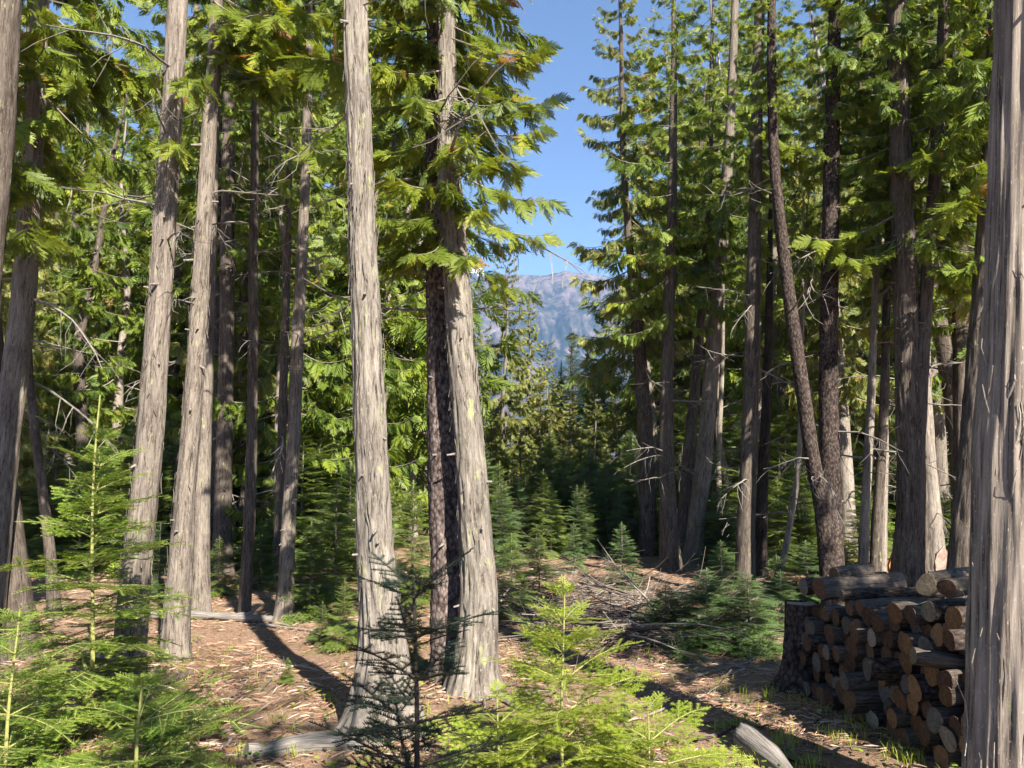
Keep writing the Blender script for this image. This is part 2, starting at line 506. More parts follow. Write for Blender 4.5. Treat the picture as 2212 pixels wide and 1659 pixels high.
FIR_C = [fir_crown(r3, 2, .7, 96).mesh('fir_crown', [LEAF[k], M_TWIG]) for k in ('fir', 'fir', 'firdark', 'firdark')]
FIRTALL_C = [fir_crown(r3, 7, 1.7, 170, .12).mesh('fir_crown', [LEAF[k], M_TWIG]) for k in ('firdark', 'fir')]
BR_HI = [b.mesh('cedar_branch', [LEAF['cedarbright'], M_TWIG]) for b in CB_HI]
def from_pack(pk, name, mats):
    mb = MB(); mb.addm(pk, np.eye(4)); return mb.mesh(name, mats)
BR_MID = [from_pack(p, 'cedar_branch', [LEAF['cedar'], M_TWIG]) for p in CB_MID]
FIRBR = [b.mesh('fir_branch', [LEAF['firbright'], M_GTWIG]) for b in FB_HI]
FIRBR_G = [b.mesh('fir_branch', [LEAF['fir'], M_GTWIG]) for b in FB_HI]
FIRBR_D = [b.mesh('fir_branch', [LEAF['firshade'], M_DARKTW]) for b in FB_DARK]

def dead_branch(r, L=1.0):
    mb = MB()
    ax = wander((0, 0, 0), (1, 0, r.uniform(-.1, .3)), L, 8, .12, r, (0, 0, -.35))
    tube(mb, ax, np.linspace(.013, .003, 8) * L, 4)
    for i in range(9):
        k = r.integers(2, 7); d = (ax[k + 1 if k < 7 else 7] - ax[k - 1]); d /= np.linalg.norm(d)
        d = d + r.normal(0, .7, 3) + np.array([0, 0, -.25])
        b = wander(ax[k], d, L * r.uniform(.15, .45), 4, .2, r)
        tube(mb, b, np.linspace(.005, .0018, 4) * L, 3)
    return mb
DEADBR = [dead_branch(r3).mesh('dead_branch', [M_DEAD]) for _ in range(5)]

# ------------------------------------------------------------------ ground
def spaced(a, b, n, k):
    t = np.linspace(-1, 1, n); return (np.sinh(k * t) / np.sinh(k)) * (b - a) / 2 + (a + b) / 2
gx = spaced(-4200, 4200, 300, 9.0); gy = spaced(-4190, 4210, 320, 9.0)
X, Y = np.meshgrid(gx, gy, indexing='xy')
Zg = gz(X, Y)
nx, ny = len(gx), len(gy)
i, j = np.meshgrid(np.arange(ny - 1), np.arange(nx - 1), indexing='ij')
b_ = i * nx + j
gm = MB(); gm.add(np.stack([X, Y, Zg], -1).reshape(-1, 3), q=np.stack([b_, b_ + 1, b_ + nx + 1, b_ + nx], -1).reshape(-1, 4))
def ground_mat():
    m, n, b = new_mat('forest floor')
    tc = n.nodes.new('ShaderNodeTexCoord'); o = tc.outputs['Object']
    f = noise(n, o, 26, 8, .75, .8)
    col = ramp(n, f, [(.30, (.045, .029, .021)), (.43, (.20, .115, .072)), (.56, (.33, .21, .14)), (.70, (.45, .345, .26))])
    f2 = noise(n, o, 110, 4, .7, 1.5)
    col = mix(n, ramp(n, f2, [(.53, (0, 0, 0)), (.63, (.85, .85, .85))]), col, (.37, .30, .225))
    f3 = noise(n, o, 1.1, 5, .65)
    col = mix(n, ramp(n, f3, [(.52, (0, 0, 0)), (.72, (.75, .75, .75))]), col, (.09, .065, .045))
    f4 = noise(n, o, 2.3, 6, .7)
    col = mix(n, ramp(n, f4, [(.60, (0, 0, 0)), (.70, (.7, .7, .7))]), col, (.13, .15, .035))
    n.links.new(col, b.inputs['Base Color']); b.inputs['Roughness'].default_value = 1
    b.inputs['Specular IOR Level'].default_value = .05
    bump(n, b, math_(n, 'ADD', f, math_(n, 'MULTIPLY', f2, .6)), .9, .03)
    return m
M_GROUND = ground_mat()
go = link('forest_ground', gm.mesh('ground', [M_GROUND], True)); tag(go, 'reddish brown forest floor of needles and litter', 'ground', kind='structure')
del go['category']

# ------------------------------------------------------------------ mountain, cloud
mx = np.concatenate([np.linspace(-4000, -400, 50)[:-1], np.linspace(-400, 500, 160), np.linspace(500, 4000, 50)[1:]])
mv = np.linspace(0, 1, 110)
MX, MV = np.meshgrid(mx, mv)
D0, D1 = 1900.0, 3000.0
ridge_px = [(-4000, 520), (-2500, 640), (-900, 640), (-420, 690), (-250, 712), (-183, 728), (-100, 742), (-20, 746), (60, 743), (120, 741), (165, 748), (213, 761), (250, 754), (290, 751), (400, 735), (700, 760), (1500, 800), (2600, 640), (4000, 500)]
rx, rh = zip(*ridge_px)
RH = np.interp(MX, rx, rh)
e1 = np.abs(vnoise(MX * .011 + 3 + .6 * MV, MV * 5, 51) - .5) * 2
e2 = np.abs(vnoise(MX * .03 + 9 + MV, MV * 12, 52) - .5) * 2
e3 = vnoise(MX * .09, MV * 40, 53) - .5
env = np.sin(np.clip(MV, 0, 1) * np.pi) ** .7
MZ = RH * (MV ** .92) + env * (-95 * (1 - e1) - 40 * (1 - e2) + 16 * e3) + 3 * (MV > .98) * e3 - 5
MY = D0 + (D1 - D0) * MV
back = MV[-1:] * 0
Vm = np.stack([MX, MY, MZ], -1)
lastrow = Vm[-1].copy(); lastrow[:, 1] += 450; lastrow[:, 2] = -3
Vm = np.concatenate([Vm, lastrow[None]], 0)
nr, nc = Vm.shape[:2]
i, j = np.meshgrid(np.arange(nr - 1), np.arange(nc - 1), indexing='ij'); b_ = i * nc + j
mm = MB(); mm.add(Vm.reshape(-1, 3), q=np.stack([b_, b_ + 1, b_ + nc + 1, b_ + nc], -1).reshape(-1, 4))
def mountain_mat():
    m, n, b = new_mat('wooded mountain')
    tc = n.nodes.new('ShaderNodeTexCoord'); o = tc.outputs['Object']
    f = noise(n, mapping(n, o, (1, .45, .7)), .012, 7, .7, .6)
    col = ramp(n, f, [(.42, (.014, .022, .016)), (.50, (.028, .035, .026)), (.56, (.085, .07, .065)), (.70, (.19, .155, .145))])
    sx = n.nodes.new('ShaderNodeSeparateXYZ'); n.links.new(o, sx.inputs[0])
    h = N(n, 'ShaderNodeMapRange'); h.inputs[1].default_value = 420; h.inputs[2].default_value = 780
    n.links.new(sx.outputs[2], h.inputs[0])
    f2 = noise(n, o, .03, 6, .7)
    hi = math_(n, 'MULTIPLY', h.outputs[0], ramp(n, f2, [(.42, (0, 0, 0)), (.62, (1, 1, 1))]))
    col = mix(n, hi, col, (.17, .125, .12))
    n.links.new(col, b.inputs['Base Color']); b.inputs['Roughness'].default_value = 1
    b.inputs['Specular IOR Level'].default_value = 0
    bump(n, b, noise(n, o, .06, 6, .7), 1, 10)
    return m
mo = link('mountain', mm.mesh('mountain', [mountain_mat()], True)); mo['kind'] = 'structure'; mo['label'] = 'distant blue hazy mountain ridge seen through the gap'

m, n, b = new_mat('white cloud'); b.inputs['Base Color'].default_value = (.95, .95, .95, 1); b.inputs['Roughness'].default_value = 1
cl = MB(); rc = np.random.default_rng(5)
def ico(mb, p, s, r, c=.5, nu=14, nv=9, amp=.2, m=0, seed=0):
    a = np.linspace(0, 2 * np.pi, nu + 1); e = np.linspace(-np.pi / 2, np.pi / 2, nv)
    A, E = np.meshgrid(a, e)
    rr = 1 + amp * (vnoise(A / (2 * np.pi) * 5, E * 2, seed, 5) - .5) * 2
    V = np.stack([np.cos(A) * np.cos(E) * rr * s[0], np.sin(A) * np.cos(E) * rr * s[1], np.sin(E) * rr * s[2]], -1).reshape(-1, 3) + np.asarray(p)
    i, j = np.meshgrid(np.arange(nv - 1), np.arange(nu), indexing='ij'); b_ = i * (nu + 1) + j
    mb.add(V, q=np.stack([b_, b_ + 1, b_ + nu + 2, b_ + nu + 1], -1).reshape(-1, 4), c=c, m=m)
cp = at_depth(1004, 588, 4700)
for k in range(26):
    q = rc.normal(0, 1, 3)
    sz = rc.uniform(25, 55)
    ico(cl, (cp.x + q[0] * 75 - 30, cp.y + q[1] * 60, cp.z - 15 + abs(q[2]) * 14 - abs(q[0]) * 10), (sz, sz, sz * .6), rc, amp=.35, seed=k)
co = link('cloud', cl.mesh('cloud', [m], True)); co['kind'] = 'structure'; co['label'] = 'small white cloud peeking over the mountain shoulder'

# ------------------------------------------------------------------ haze
hm = bpy.data.materials.new('haze air'); hm.use_nodes = True
hn = hm.node_tree; hn.nodes.remove(hn.nodes['Principled BSDF'])
pv = hn.nodes.new('ShaderNodeVolumePrincipled')
pv.inputs['Color'].default_value = (.30, .54, 1.0, 1); pv.inputs['Density'].default_value = .00013
pv.inputs['Anisotropy'].default_value = .1
hn.links.new(pv.outputs[0], hn.nodes['Material Output'].inputs['Volume'])
hb = MB(); a0, a1, b0, b1, z0, z1 = -4300, 4300, -4300, 4320, -1.2, 880
hb.add([(x, y, z) for z in (z0, z1) for y in (b0, b1) for x in (a0, a1)], q=[[0, 2, 3, 1], [4, 5, 7, 6], [0, 1, 5, 4], [2, 6, 7, 3], [0, 4, 6, 2], [1, 3, 7, 5]])
ho = link('haze', hb.mesh('haze', [hm])); ho['kind'] = 'stuff'; ho['label'] = 'thin blue air haze filling the valley'; ho['category'] = 'haze'

# ------------------------------------------------------------------ trunks
def trunk_mesh(P, rad, seg, rings, mat, seed, ridge=.06, flare=.6, flare_h=.45, scaly=False, name='trunk', vf0=3.2):
    """P, rad: control points in local space (base first). Fibrous ridges and root flare are real relief."""
    P = np.asarray(P, float)
    L = np.concatenate([[0], np.cumsum(np.linalg.norm(np.diff(P, axis=0), axis=1))])
    fine = crspline(P, 400); Lf = np.concatenate([[0], np.cumsum(np.linalg.norm(np.diff(fine, axis=0), axis=1))])
    tot = Lf[-1]
    s = (np.linspace(0, 1, rings) ** 1.35) * tot
    C = np.stack([np.interp(s, Lf, fine[:, k]) for k in range(3)], 1)
    rr = np.interp(s / tot, L / L[-1], rad)
    a = np.linspace(0, 2 * np.pi, seg + 1)
    A, SS = np.meshgrid(a, s)
    u = A / (2 * np.pi)
    wob = .35 * (vnoise(SS * .9, u * 0, seed + 9) - .5)
    k1 = max(6, int(2 * np.pi * rr[0] / .045)); k2 = k1 * 2 + 1
    vf = 9.0 if scaly else vf0
    n1 = vnoise((u + wob * .12) * k1, SS * vf, seed, k1)
    n2 = vnoise((u + wob * .1) * k2, SS * vf * 2.1, seed + 1, k2)
    rid = (1 - np.abs(2 * n1 - 1)) * .65 + n2 * .5 - .5
    lump = (vnoise(u * 3, SS * 1.1, seed + 2, 3) - .5) * .14
    fl = np.exp(-SS / flare_h) * flare
    lobes = .55 + .75 * np.abs(np.sin(A * 2.5 + seed + .7 * np.sin(A * 2 + seed))) * np.exp(-SS / (flare_h * .8)) + .2 * vnoise(u * 5, SS * 3, seed + 4, 5)
    rad_ = rr[:, None] * (1 + lump + fl * lobes) + np.minimum(ridge * rr[:, None] * 1.25, .019) * rid * 2
    x = np.array([1., 0, 0]); y = np.array([0, 1., 0])
    V = C[:, None, :] + rad_[..., None] * (np.cos(A - np.pi * .5)[..., None] * x + np.sin(A - np.pi * .5)[..., None] * y)
    # seam of the bark coordinates lies at angle -90+180: the far side
    UV = np.stack([(u) * 2 * np.pi * rr[rings // 4], SS], -1)
    i, j = np.meshgrid(np.arange(rings - 1), np.arange(seg), indexing='ij'); b_ = i * (seg + 1) + j
    mb = MB(); mb.add(V[:, ::-1][:, ::-1].reshape(-1, 3), q=np.stack([b_, b_ + 1, b_ + seg + 2, b_ + seg + 1], -1).reshape(-1, 4), uv=UV.reshape(-1, 2))
    return mb.mesh(name, [mat], True)

def stub_mesh(seed):
    r = np.random.default_rng(seed); mb = MB()
    P = wander((-.02, 0, 0), (1, 0, r.uniform(-.2, .3)), .05 + .06 * r.random(), 4, .15, r)
    tube(mb, P, [.017, .012, .009, .006 + .003 * r.random()], 7, cap=True); return mb.mesh('branch_stub', [M_DEAD])
STUBS = [stub_mesh(k) for k in range(5)]
trunk_axes = {}
def tree(key, name, label, pts, bark, group=None, base=None, H=13, seg=32, rings=90, ridge=.06, flare=.55, fh=.4,
         crown=None, dead=4, deadz=(1.2, 4.0), Yd=None, seed=0, scaly=False, branches=(), shag=0, vf0=3.2):
    """pts: (px, py, width) up the trunk, in photo pixels, from the base; the tree stands where pts[0] meets the ground."""
    r = np.random.default_rng(seed + 100)
    if Yd is None:
        g = ground(pts[0][0], pts[0][1])
    else:
        g = at_depth(pts[0][0], pts[0][1], Yd); g.z = float(gz(g.x, g.y))
    Yv = g.y
    P = []; rad = []
    for (px, py, wd) in pts:
        p = at_depth(px, py, Yv); d = ray(px, py)
        P.append(p - g); rad.append(wd / 1659 * (Yv / d.y) / 2)
    P[0] = Vector((P[0].x, 0, -.12))
    last, prev = P[-1], P[-2]
    dv = (last - P[max(0, len(P) - 3)]); dv.normalize(); dv.z = max(dv.z, .9); dv.x *= .6; dv.normalize()
    P2 = [tuple(p) for p in P]; q = last.copy(); rl = rad[-1]
    n_ex = 4
    for k in range(1, n_ex + 1):
        z = (H - last.z)
        if z <= .2: break
        q = last + dv * (z * k / n_ex); P2.append((q.x, q.y + .05 * r.normal(), q.z)); rad.append(max(.012, rl * (1 - .93 * k / n_ex)))
    root = empty(name, label, 'tree', g, group)
    link('trunk', trunk_mesh(P2, rad, seg, rings, BARK[bark], seed, ridge, flare, fh, scaly, vf0=vf0), root)
    Pa = np.array(P2)
    def axis(z): return Vector((float(np.interp(z, Pa[:, 2], Pa[:, 0])), float(np.interp(z, Pa[:, 2], Pa[:, 1])), z))
    def radius(z): return float(np.interp(z, Pa[:, 2], rad))
    if crown:
        me, z0, sc = crown
        a = axis(z0); b = axis(max(z0 + 1, Pa[-1, 2]))
        qt = Vector((0, 0, 1)).rotation_difference((b - a).normalized()) @ Quaternion((0, 0, 1), r.uniform(0, 6.28))
        link('crown', me, root, a, qt, sc)
    for k in range(dead):
        z = r.uniform(*deadz); az = r.uniform(0, 6.28)
        qt = Quaternion((0, 0, 1), az) @ Quaternion((0, 1, 0), r.uniform(-.3, .35))
        p = axis(z); rr = radius(z) * .8
        link('dead_branch', DEADBR[r.integers(5)], root, (p.x + rr * math.cos(az), p.y + rr * math.sin(az), z), qt, r.uniform(.5, 1.25))
    for (z, azd, sc, tilt) in branches:
        az = R(azd); p = axis(z); rr = radius(z) * .7
        qt = Quaternion((0, 0, 1), az) @ Quaternion((0, 1, 0), R(tilt)) @ Quaternion((1, 0, 0), r.normal(0, .2))
        link('branch', BR_HI[r.integers(4)], root, (p.x + rr * math.cos(az), p.y + rr * math.sin(az), z), qt, sc)
    if shag or seed in (1, 11, 28, 4):
        for k in range(13):
            z = r.uniform(.5, 5.2); az = R(r.uniform(180, 360)); p = axis(z); rr = radius(z) * .97
            link('branch_stub', STUBS[k % 5], root, (p.x + rr * math.cos(az), p.y + rr * math.sin(az), z), Quaternion((0, 0, 1), az) @ Quaternion((1, 0, 0), k * 1.3), r.uniform(.55, 1.2) * (1.3 if seed == 1 else 1))
    if shag:
        mbs = MB()
        for k in range(shag):
            z = r.uniform(.1, 4.6) ; az = R(r.uniform(170, 370)); p = axis(z); L = r.uniform(.05, .22); rr = radius(z) * 1.03 + .006
            tt = np.linspace(0, 1, 5); off = rr + r.uniform(.004, .022) * (np.abs(tt - r.uniform(0, 1)))
            a2 = az + .1 * np.sin(3 * tt + k)
            pts_ = np.stack([p.x + off * np.cos(a2), p.y + off * np.sin(a2), z + L * (tt - .5)], 1)
            wv = np.array([-math.sin(az), math.cos(az), 0]) * r.uniform(.002, .007); prof = np.sin(np.linspace(.3, 2.9, 5))[:, None]
            nr_ = np.array([math.cos(az), math.sin(az), 0]) * .003
            V_ = np.concatenate([pts_ - wv * prof, pts_ + wv * prof, pts_ + nr_])
            Q_ = [[i_, i_ + 1, 11 + i_, 10 + i_] for i_ in range(4)] + [[10 + i_, 11 + i_, 6 + i_, 5 + i_] for i_ in range(4)] + [[5 + i_, 6 + i_, i_ + 1, i_] for i_ in range(4)]
            mbs.add(V_, q=Q_, uv=np.stack([V_[:, 0] * 3, V_[:, 2]], 1))
        link('loose_bark', mbs.mesh('loose_bark', [BARK[bark]]), root)['kind'] = 'stuff'
    trunk_axes[key] = (root, axis)
    return root

# --- the trunks the photograph shows, front to back
rb = np.random.default_rng(77)
def ring(z0, z1, n, sc=(.6, 1.0), az=(0, 360), tilt=(-10, 25)):
    return [(rb.uniform(z0, z1), rb.uniform(*az), rb.uniform(*sc), rb.uniform(*tilt)) for _ in range(n)]

tree('right_big', 'cedar_tree', 'thick close cedar trunk with stringy pale bark cut off by the right edge',
     [(2205, 1830, 205), (2203, 1640, 200), (2203, 1300, 188), (2206, 1000, 178), (2210, 700, 155), (2214, 350, 128), (2216, 0, 112)],
     'stringy', H=15, seg=170, rings=280, ridge=.085, vf0=1.3, flare=.25, fh=.3, crown=(MID_C[0], 8, .55), dead=0, seed=1)
tree('centre', 'cedar_tree', 'tall pale cedar trunk with flared roots left of the centre pair',
     [(826, 1565, 108), (827, 1450, 92), (822, 1330, 78), (812, 1200, 70), (806, 1050, 66), (800, 900, 64), (792, 700, 59), (785, 560, 55), (782, 430, 52), (775, 250, 50), (768, 0, 47)],
     'mossy', H=14, seg=96, rings=260, ridge=.11, flare=1.25, fh=.30, crown=(MID_C[1], 7.6, .5), dead=2, deadz=(4, 6), seed=2, shag=170)
tree('pair_cedar', 'cedar_tree', 'lichen-edged cedar trunk on the right of the central pair, green sprays above',
     [(1022, 1490, 84), (1030, 1400, 74), (1034, 1300, 70), (1030, 1200, 65), (1022, 1100, 62), (1012, 950, 60), (1000, 800, 57), (986, 600, 53), (972, 400, 46), (966, 200, 40), (962, 0, 34)],
     'mossy', H=12, seg=90, rings=240, ridge=.11, flare=1.0, fh=.28, dead=3, deadz=(3, 5), seed=3, shag=150,
     crown=(NAR_C[0], 4.6, .95),
     branches=ring(3.4, 5.6, 20, (.4, .62)) + [(3.6, 190, .75, 5), (3.7, 230, .6, 15), (3.9, 250, .65, 10), (4.1, 300, .55, 15), (3.4, 280, .5, 20), (4.4, 340, .62, 5), (4.7, 5, .66, 0), (4.0, 0, .66, 10), (3.7, 350, .6, 14), (4.3, 180, .85, 0), (4.9, 200, .9, 5), (5.1, 355, .62, 0), (3.3, 10, .5, 18), (4.2, 270, .5, 20), (4.6, 250, .55, 15)])
tree('pair_fir', 'fir_tree', 'dark scaly fir trunk half in shadow behind the central cedar',
     [(968, 1482, 78), (966, 1400, 72), (964, 1250, 68), (962, 1100, 66), (958, 950, 64), (954, 800, 60), (949, 600, 54), (945, 400, 48), (942, 150, 40), (940, 0, 36)],
     'fir', H=13, seg=64, rings=200, ridge=.08, flare=.3, fh=.2, scaly=True, crown=(NAR_C[0], 4.4, 1.0), dead=5, deadz=(2.8, 5), seed=4,
     Yd=6.25, branches=ring(3.6, 6, 12, (.5, .7)))
tree('left_pale', 'cedar_tree', 'leaning pale grey cedar trunk just behind the left sapling',
     [(272, 1490, 74), (282, 1380, 64), (290, 1280, 60), (300, 1180, 57), (315, 1050, 56), (327, 920, 54), (342, 700, 49), (356, 480, 43), (372, 230, 40), (384, 0, 37)],
     'grey', H=14, seg=64, rings=180, ridge=.08, flare=.4, fh=.2, crown=(MID_C[1], 7.2, .55), dead=5, deadz=(3, 5.5), seed=5, shag=120,
     branches=[(4.4, 300, .5, 20), (4.9, 310, .6, 15)])
tree('left_second', 'cedar_tree', 'grey cedar trunk with drooping bright sprays, right of the leaning pale trunk',
     [(378, 1425, 58), (380, 1350, 52), (390, 1200, 47), (402, 1050, 42), (415, 900, 39), (428, 720, 35), (440, 480, 32), (450, 300, 31), (462, 150, 27), (468, 0, 24)],
     'grey', H=13, seg=56, rings=160, ridge=.08, flare=.3, fh=.2, crown=(MID_C[0], 7.0, .5), dead=7, deadz=(3.2, 6), seed=6, shag=90,
     branches=[(5.9, 300, .55, 18), (5.7, 200, .5, 22), (6.0, 330, .8, 12), (5.6, 345, 1.0, 10), (5.3, 250, .5, 20), (6.3, 350, 1.1, 12), (6.2, 320, .9, 20), (6.5, 270, .6, 10), (5.5, 335, .9, 5), (5.9, 352, 1.1, 4), (6.1, 10, 1.2, 8), (5.7, 320, .75, 8)])
tree('left_twin', 'fir_tree', 'mottled trunk standing tight against the second left cedar',
     [(432, 1332, 46), (433, 1250, 39), (435, 1100, 36), (440, 900, 32), (446, 750, 29), (453, 560, 25), (462, 300, 20), (468, 120, 17)],
     'grey', H=12, seg=40, rings=110, flare=.3, fh=.2, scaly=True, crown=(MID_C[2], 6.5, .5), dead=4, deadz=(3, 5), seed=7)
tree('left_dark', 'cedar_tree', 'dark trunk in shade behind the two grey left cedars',
     [(478, 1240, 42), (482, 1100, 36), (486, 900, 33), (490, 650, 30), (493, 350, 26), (495, 100, 22)],
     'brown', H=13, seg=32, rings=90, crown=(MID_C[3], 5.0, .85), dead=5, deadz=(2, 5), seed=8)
tree('left_dark_b', 'cedar_tree', 'second dark trunk hard beside the shaded left trunk',
     [(466, 1225, 30), (468, 1050, 26), (467, 800, 24), (470, 550, 21), (473, 200, 17)],
     'brown', H=12, seg=28, rings=80, crown=(MID_C[0], 5.5, .7), dead=3, deadz=(2, 5), seed=9)
tree('left_slim', 'cedar_tree', 'slim straight cedar whose foot meets the long trunk shadow',
     [(527, 1335, 27), (532, 1240, 25), (540, 1100, 24), (545, 900, 22), (547, 560, 19), (551, 250, 16), (553, 60, 14)],
     'brown', H=12, seg=36, rings=110, flare=.25, fh=.2, crown=(MID_C[1], 6.0, .75), dead=8, deadz=(3, 6.5), seed=10)
tree('left_bent', 'cedar_tree', 'slightly bent grey cedar with spreading foot at the clearing edge',
     [(613, 1342, 38), (618, 1250, 31), (625, 1100, 28), (634, 950, 27), (640, 800, 26), (650, 600, 24), (660, 380, 20), (666, 150, 17), (668, 0, 15)],
     'grey', H=12, seg=40, rings=120, flare=.55, fh=.25, crown=(MID_C[2], 7.2, .5), dead=5, deadz=(3, 6), seed=11)
tree('left_behind_bent', 'cedar_tree', 'thin trunk partly hidden behind the bent grey cedar',
     [(600, 1262, 24), (604, 1100, 20), (610, 900, 18), (618, 650, 16), (626, 300, 13)],
     'brown', H=12, seg=28, rings=80, crown=(MID_C[3], 5.2, .8), dead=4, deadz=(2, 6), seed=12)
tree('edge_left', 'cedar_tree', 'bluish grey trunk crossing the top left corner',
     [(-120, 1560, 92), (-100, 1300, 84), (-72, 950, 78), (-40, 600, 72), (-12, 280, 70), (6, 0, 66)],
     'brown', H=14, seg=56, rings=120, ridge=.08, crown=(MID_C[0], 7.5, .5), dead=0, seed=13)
tree('far_left', 'cedar_tree', 'curving cedar trunk at the far left, sunlit at mid height',
     [(-48, 1430, 74), (-30, 1300, 66), (-8, 1120, 60), (12, 950, 54), (30, 820, 50), (50, 640, 46), (64, 450, 41), (76, 250, 37), (86, 0, 33)],
     'grey', H=13, seg=44, rings=120, crown=(MID_C[2], 4.3, .75), dead=5, deadz=(2.5, 5), seed=14,
     branches=ring(3.6, 6.2, 14, (.7, 1.1)))
tree('far_left_b', 'cedar_tree', 'dark heavy trunk base behind the left sapling at the left edge',
     [(38, 1412, 78), (32, 1300, 66), (20, 1150, 58), (2, 1000, 52), (-15, 800, 46), (-30, 500, 40)],
     'brown', H=11, seg=36, rings=90, crown=(MID_C[1], 4.5, .8), dead=2, deadz=(2, 4), seed=15)
tree('left_thin', 'cedar_tree', 'thin brownish stem behind the left sapling tip',
     [(122, 1340, 24), (108, 1200, 21), (92, 1060, 19), (72, 900, 17), (62, 780, 15), (58, 600, 13)],
     'brown', H=9, seg=24, rings=70, crown=(MID_C[3], 4.0, .6), dead=4, deadz=(2, 4), seed=16)

# right of the gap
tree('gap_edge', 'cedar_tree', 'yellowing droopy cedar at the right edge of the sky gap',
     [(1400, 1200, 40), (1398, 1080, 35), (1392, 900, 31), (1384, 790, 27), (1370, 650, 20), (1357, 500, 15), (1346, 330, 12), (1342, 100, 9)],
     'brown', H=13.5, seg=36, rings=110, flare=.3, crown=(YEL_C[0], 4.1, (.84, .84, .98)), dead=6, deadz=(2.6, 5), seed=17)
tree('gap_edge_b', 'cedar_tree', 'dark trunk second to the right of the sky gap',
     [(1450, 1232, 40), (1443, 1080, 33), (1439, 900, 29), (1444, 700, 25), (1450, 520, 21), (1455, 200, 15)],
     'brown', H=12, seg=34, rings=100, crown=(MID_C[1], 4.2, .85), dead=7, deadz=(1.5, 5), seed=18)
tree('right_lit', 'cedar_tree', 'sunlit leaning cedar with a split foot, right of the gap',
     [(1497, 1220, 40), (1506, 1120, 36), (1520, 1000, 34), (1535, 820, 31), (1549, 650, 28), (1563, 480, 24), (1578, 250, 19), (1588, 0, 15)],
     'grey', H=12, seg=40, rings=120, flare=.5, crown=(MID_C[0], 4.6, .8), dead=5, deadz=(1.5, 5), seed=19)
tree('right_lit_b', 'cedar_tree', 'shaded stem growing from behind the sunlit leaning cedar',
     [(1470, 1212, 34), (1480, 1080, 27), (1492, 940, 24), (1508, 760, 20), (1524, 560, 17), (1534, 300, 13)],
     'brown', H=12, seg=28, rings=80, crown=(MID_C[3], 5.0, .5), dead=5, deadz=(1.5, 4.5), seed=20)
tree('right_straight', 'cedar_tree', 'straight bluish trunk in shade in the middle of the right wood',
     [(1607, 1272, 40), (1612, 1120, 36), (1617, 1000, 34), (1622, 850, 31), (1626, 680, 29), (1630, 500, 27), (1634, 300, 25), (1641, 0, 21)],
     'brown', H=13, seg=40, rings=110, flare=.25, crown=(MID_C[2], 5.8, .36), dead=7, deadz=(1.5, 5), seed=21,
     branches=ring(4.4, 7.5, 8, (.6, .9), (-80, 80)))
tree('right_lean', 'fir_tree', 'reddish fir trunk leaning left across the right wood',
     [(1797, 1245, 38), (1776, 1100, 33), (1756, 1000, 31), (1736, 860, 30), (1713, 700, 27), (1691, 530, 25), (1675, 380, 22), (1668, 200, 19), (1667, 0, 16)],
     'firdark', H=10, seg=40, rings=120, scaly=True, flare=.3, crown=(MID_C[0], 6.4, .3), dead=7, deadz=(1.5, 6), seed=22, Yd=9.7)
tree('right_dark', 'fir_tree', 'thick dark trunk just right of the leaning fir',
     [(1794, 1262, 56), (1794, 1120, 45), (1792, 1000, 42), (1789, 800, 38), (1791, 600, 35), (1795, 400, 32), (1801, 130, 27)],
     'firdark', H=13, seg=44, rings=120, scaly=True, flare=.35, crown=(MID_C[1], 6.0, .42), dead=8, deadz=(1.5, 5), seed=23, Yd=10.3,
     branches=ring(4.6, 7.5, 5, (.6, .9)))
tree('burnt', 'burnt_tree', 'slender charred trunk with a pale lit foot',
     [(1640, 1245, 28), (1645, 1100, 23), (1650, 980, 21), (1656, 860, 19), (1662, 640, 15)],
     'burnt', H=8, seg=28, rings=80, dead=5, deadz=(1.5, 4), seed=24)
tree('thin_lean', 'cedar_tree', 'thin pale stem leaning right beside the charred trunk',
     [(1665, 1266, 17), (1692, 1205, 14), (1708, 1120, 13), (1722, 1030, 12), (1730, 900, 10), (1733, 700, 8)],
     'pale', H=6, seg=20, rings=60, dead=6, deadz=(1, 4), seed=25, flare=.1)
tree('post_thin', 'cedar_tree', 'thin trunk with a sunlit foot just left of the shaded thick cedar',
     [(1863, 1295, 24), (1866, 1180, 20), (1871, 1060, 19), (1880, 900, 17), (1890, 650, 14)],
     'pale', H=9, seg=24, rings=70, flare=.15, dead=6, deadz=(1, 4), seed=26, crown=(MID_C[3], 4.5, .6))
tree('post_dark', 'cedar_tree', 'thin dark trunk between sunlit thin trunk and thick cedar',
     [(1889, 1290, 27), (1893, 1150, 22), (1903, 1000, 20), (1912, 800, 18), (1918, 500, 14)],
     'brown', H=9, seg=24, rings=70, flare=.15, dead=5, deadz=(1, 4), seed=27, crown=(MID_C[1], 4.0, .6))
tree('right_thick', 'cedar_tree', 'thick shaded cedar standing directly behind the woodpile',
     [(1962, 1318, 82), (1966, 1220, 70), (1970, 1120, 62), (1968, 1000, 56), (1964, 850, 51), (1959, 700, 48), (1951, 500, 44), (1944, 280, 40), (1938, 0, 36)],
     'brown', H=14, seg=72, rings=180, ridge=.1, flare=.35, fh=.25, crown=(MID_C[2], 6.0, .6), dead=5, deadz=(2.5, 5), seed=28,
     branches=[(4.6, 200, .8, 10), (5.0, 180, 1.0, 10)])
tree('right_thick_b', 'cedar_tree', 'slanting trunk crossing behind the thick shaded cedar',
     [(1968, 1300, 40), (1974, 1150, 34), (1980, 1000, 31), (1988, 850, 29), (2000, 650, 27), (2012, 480, 26), (2028, 250, 25), (2040, 0, 22)],
     'brown', H=12, seg=36, rings=100, crown=(MID_C[0], 4.2, .9), dead=4, deadz=(2.5, 5), seed=29, Yd=9.6,
     branches=ring(3.9, 6.5, 12, (.8, 1.2)))
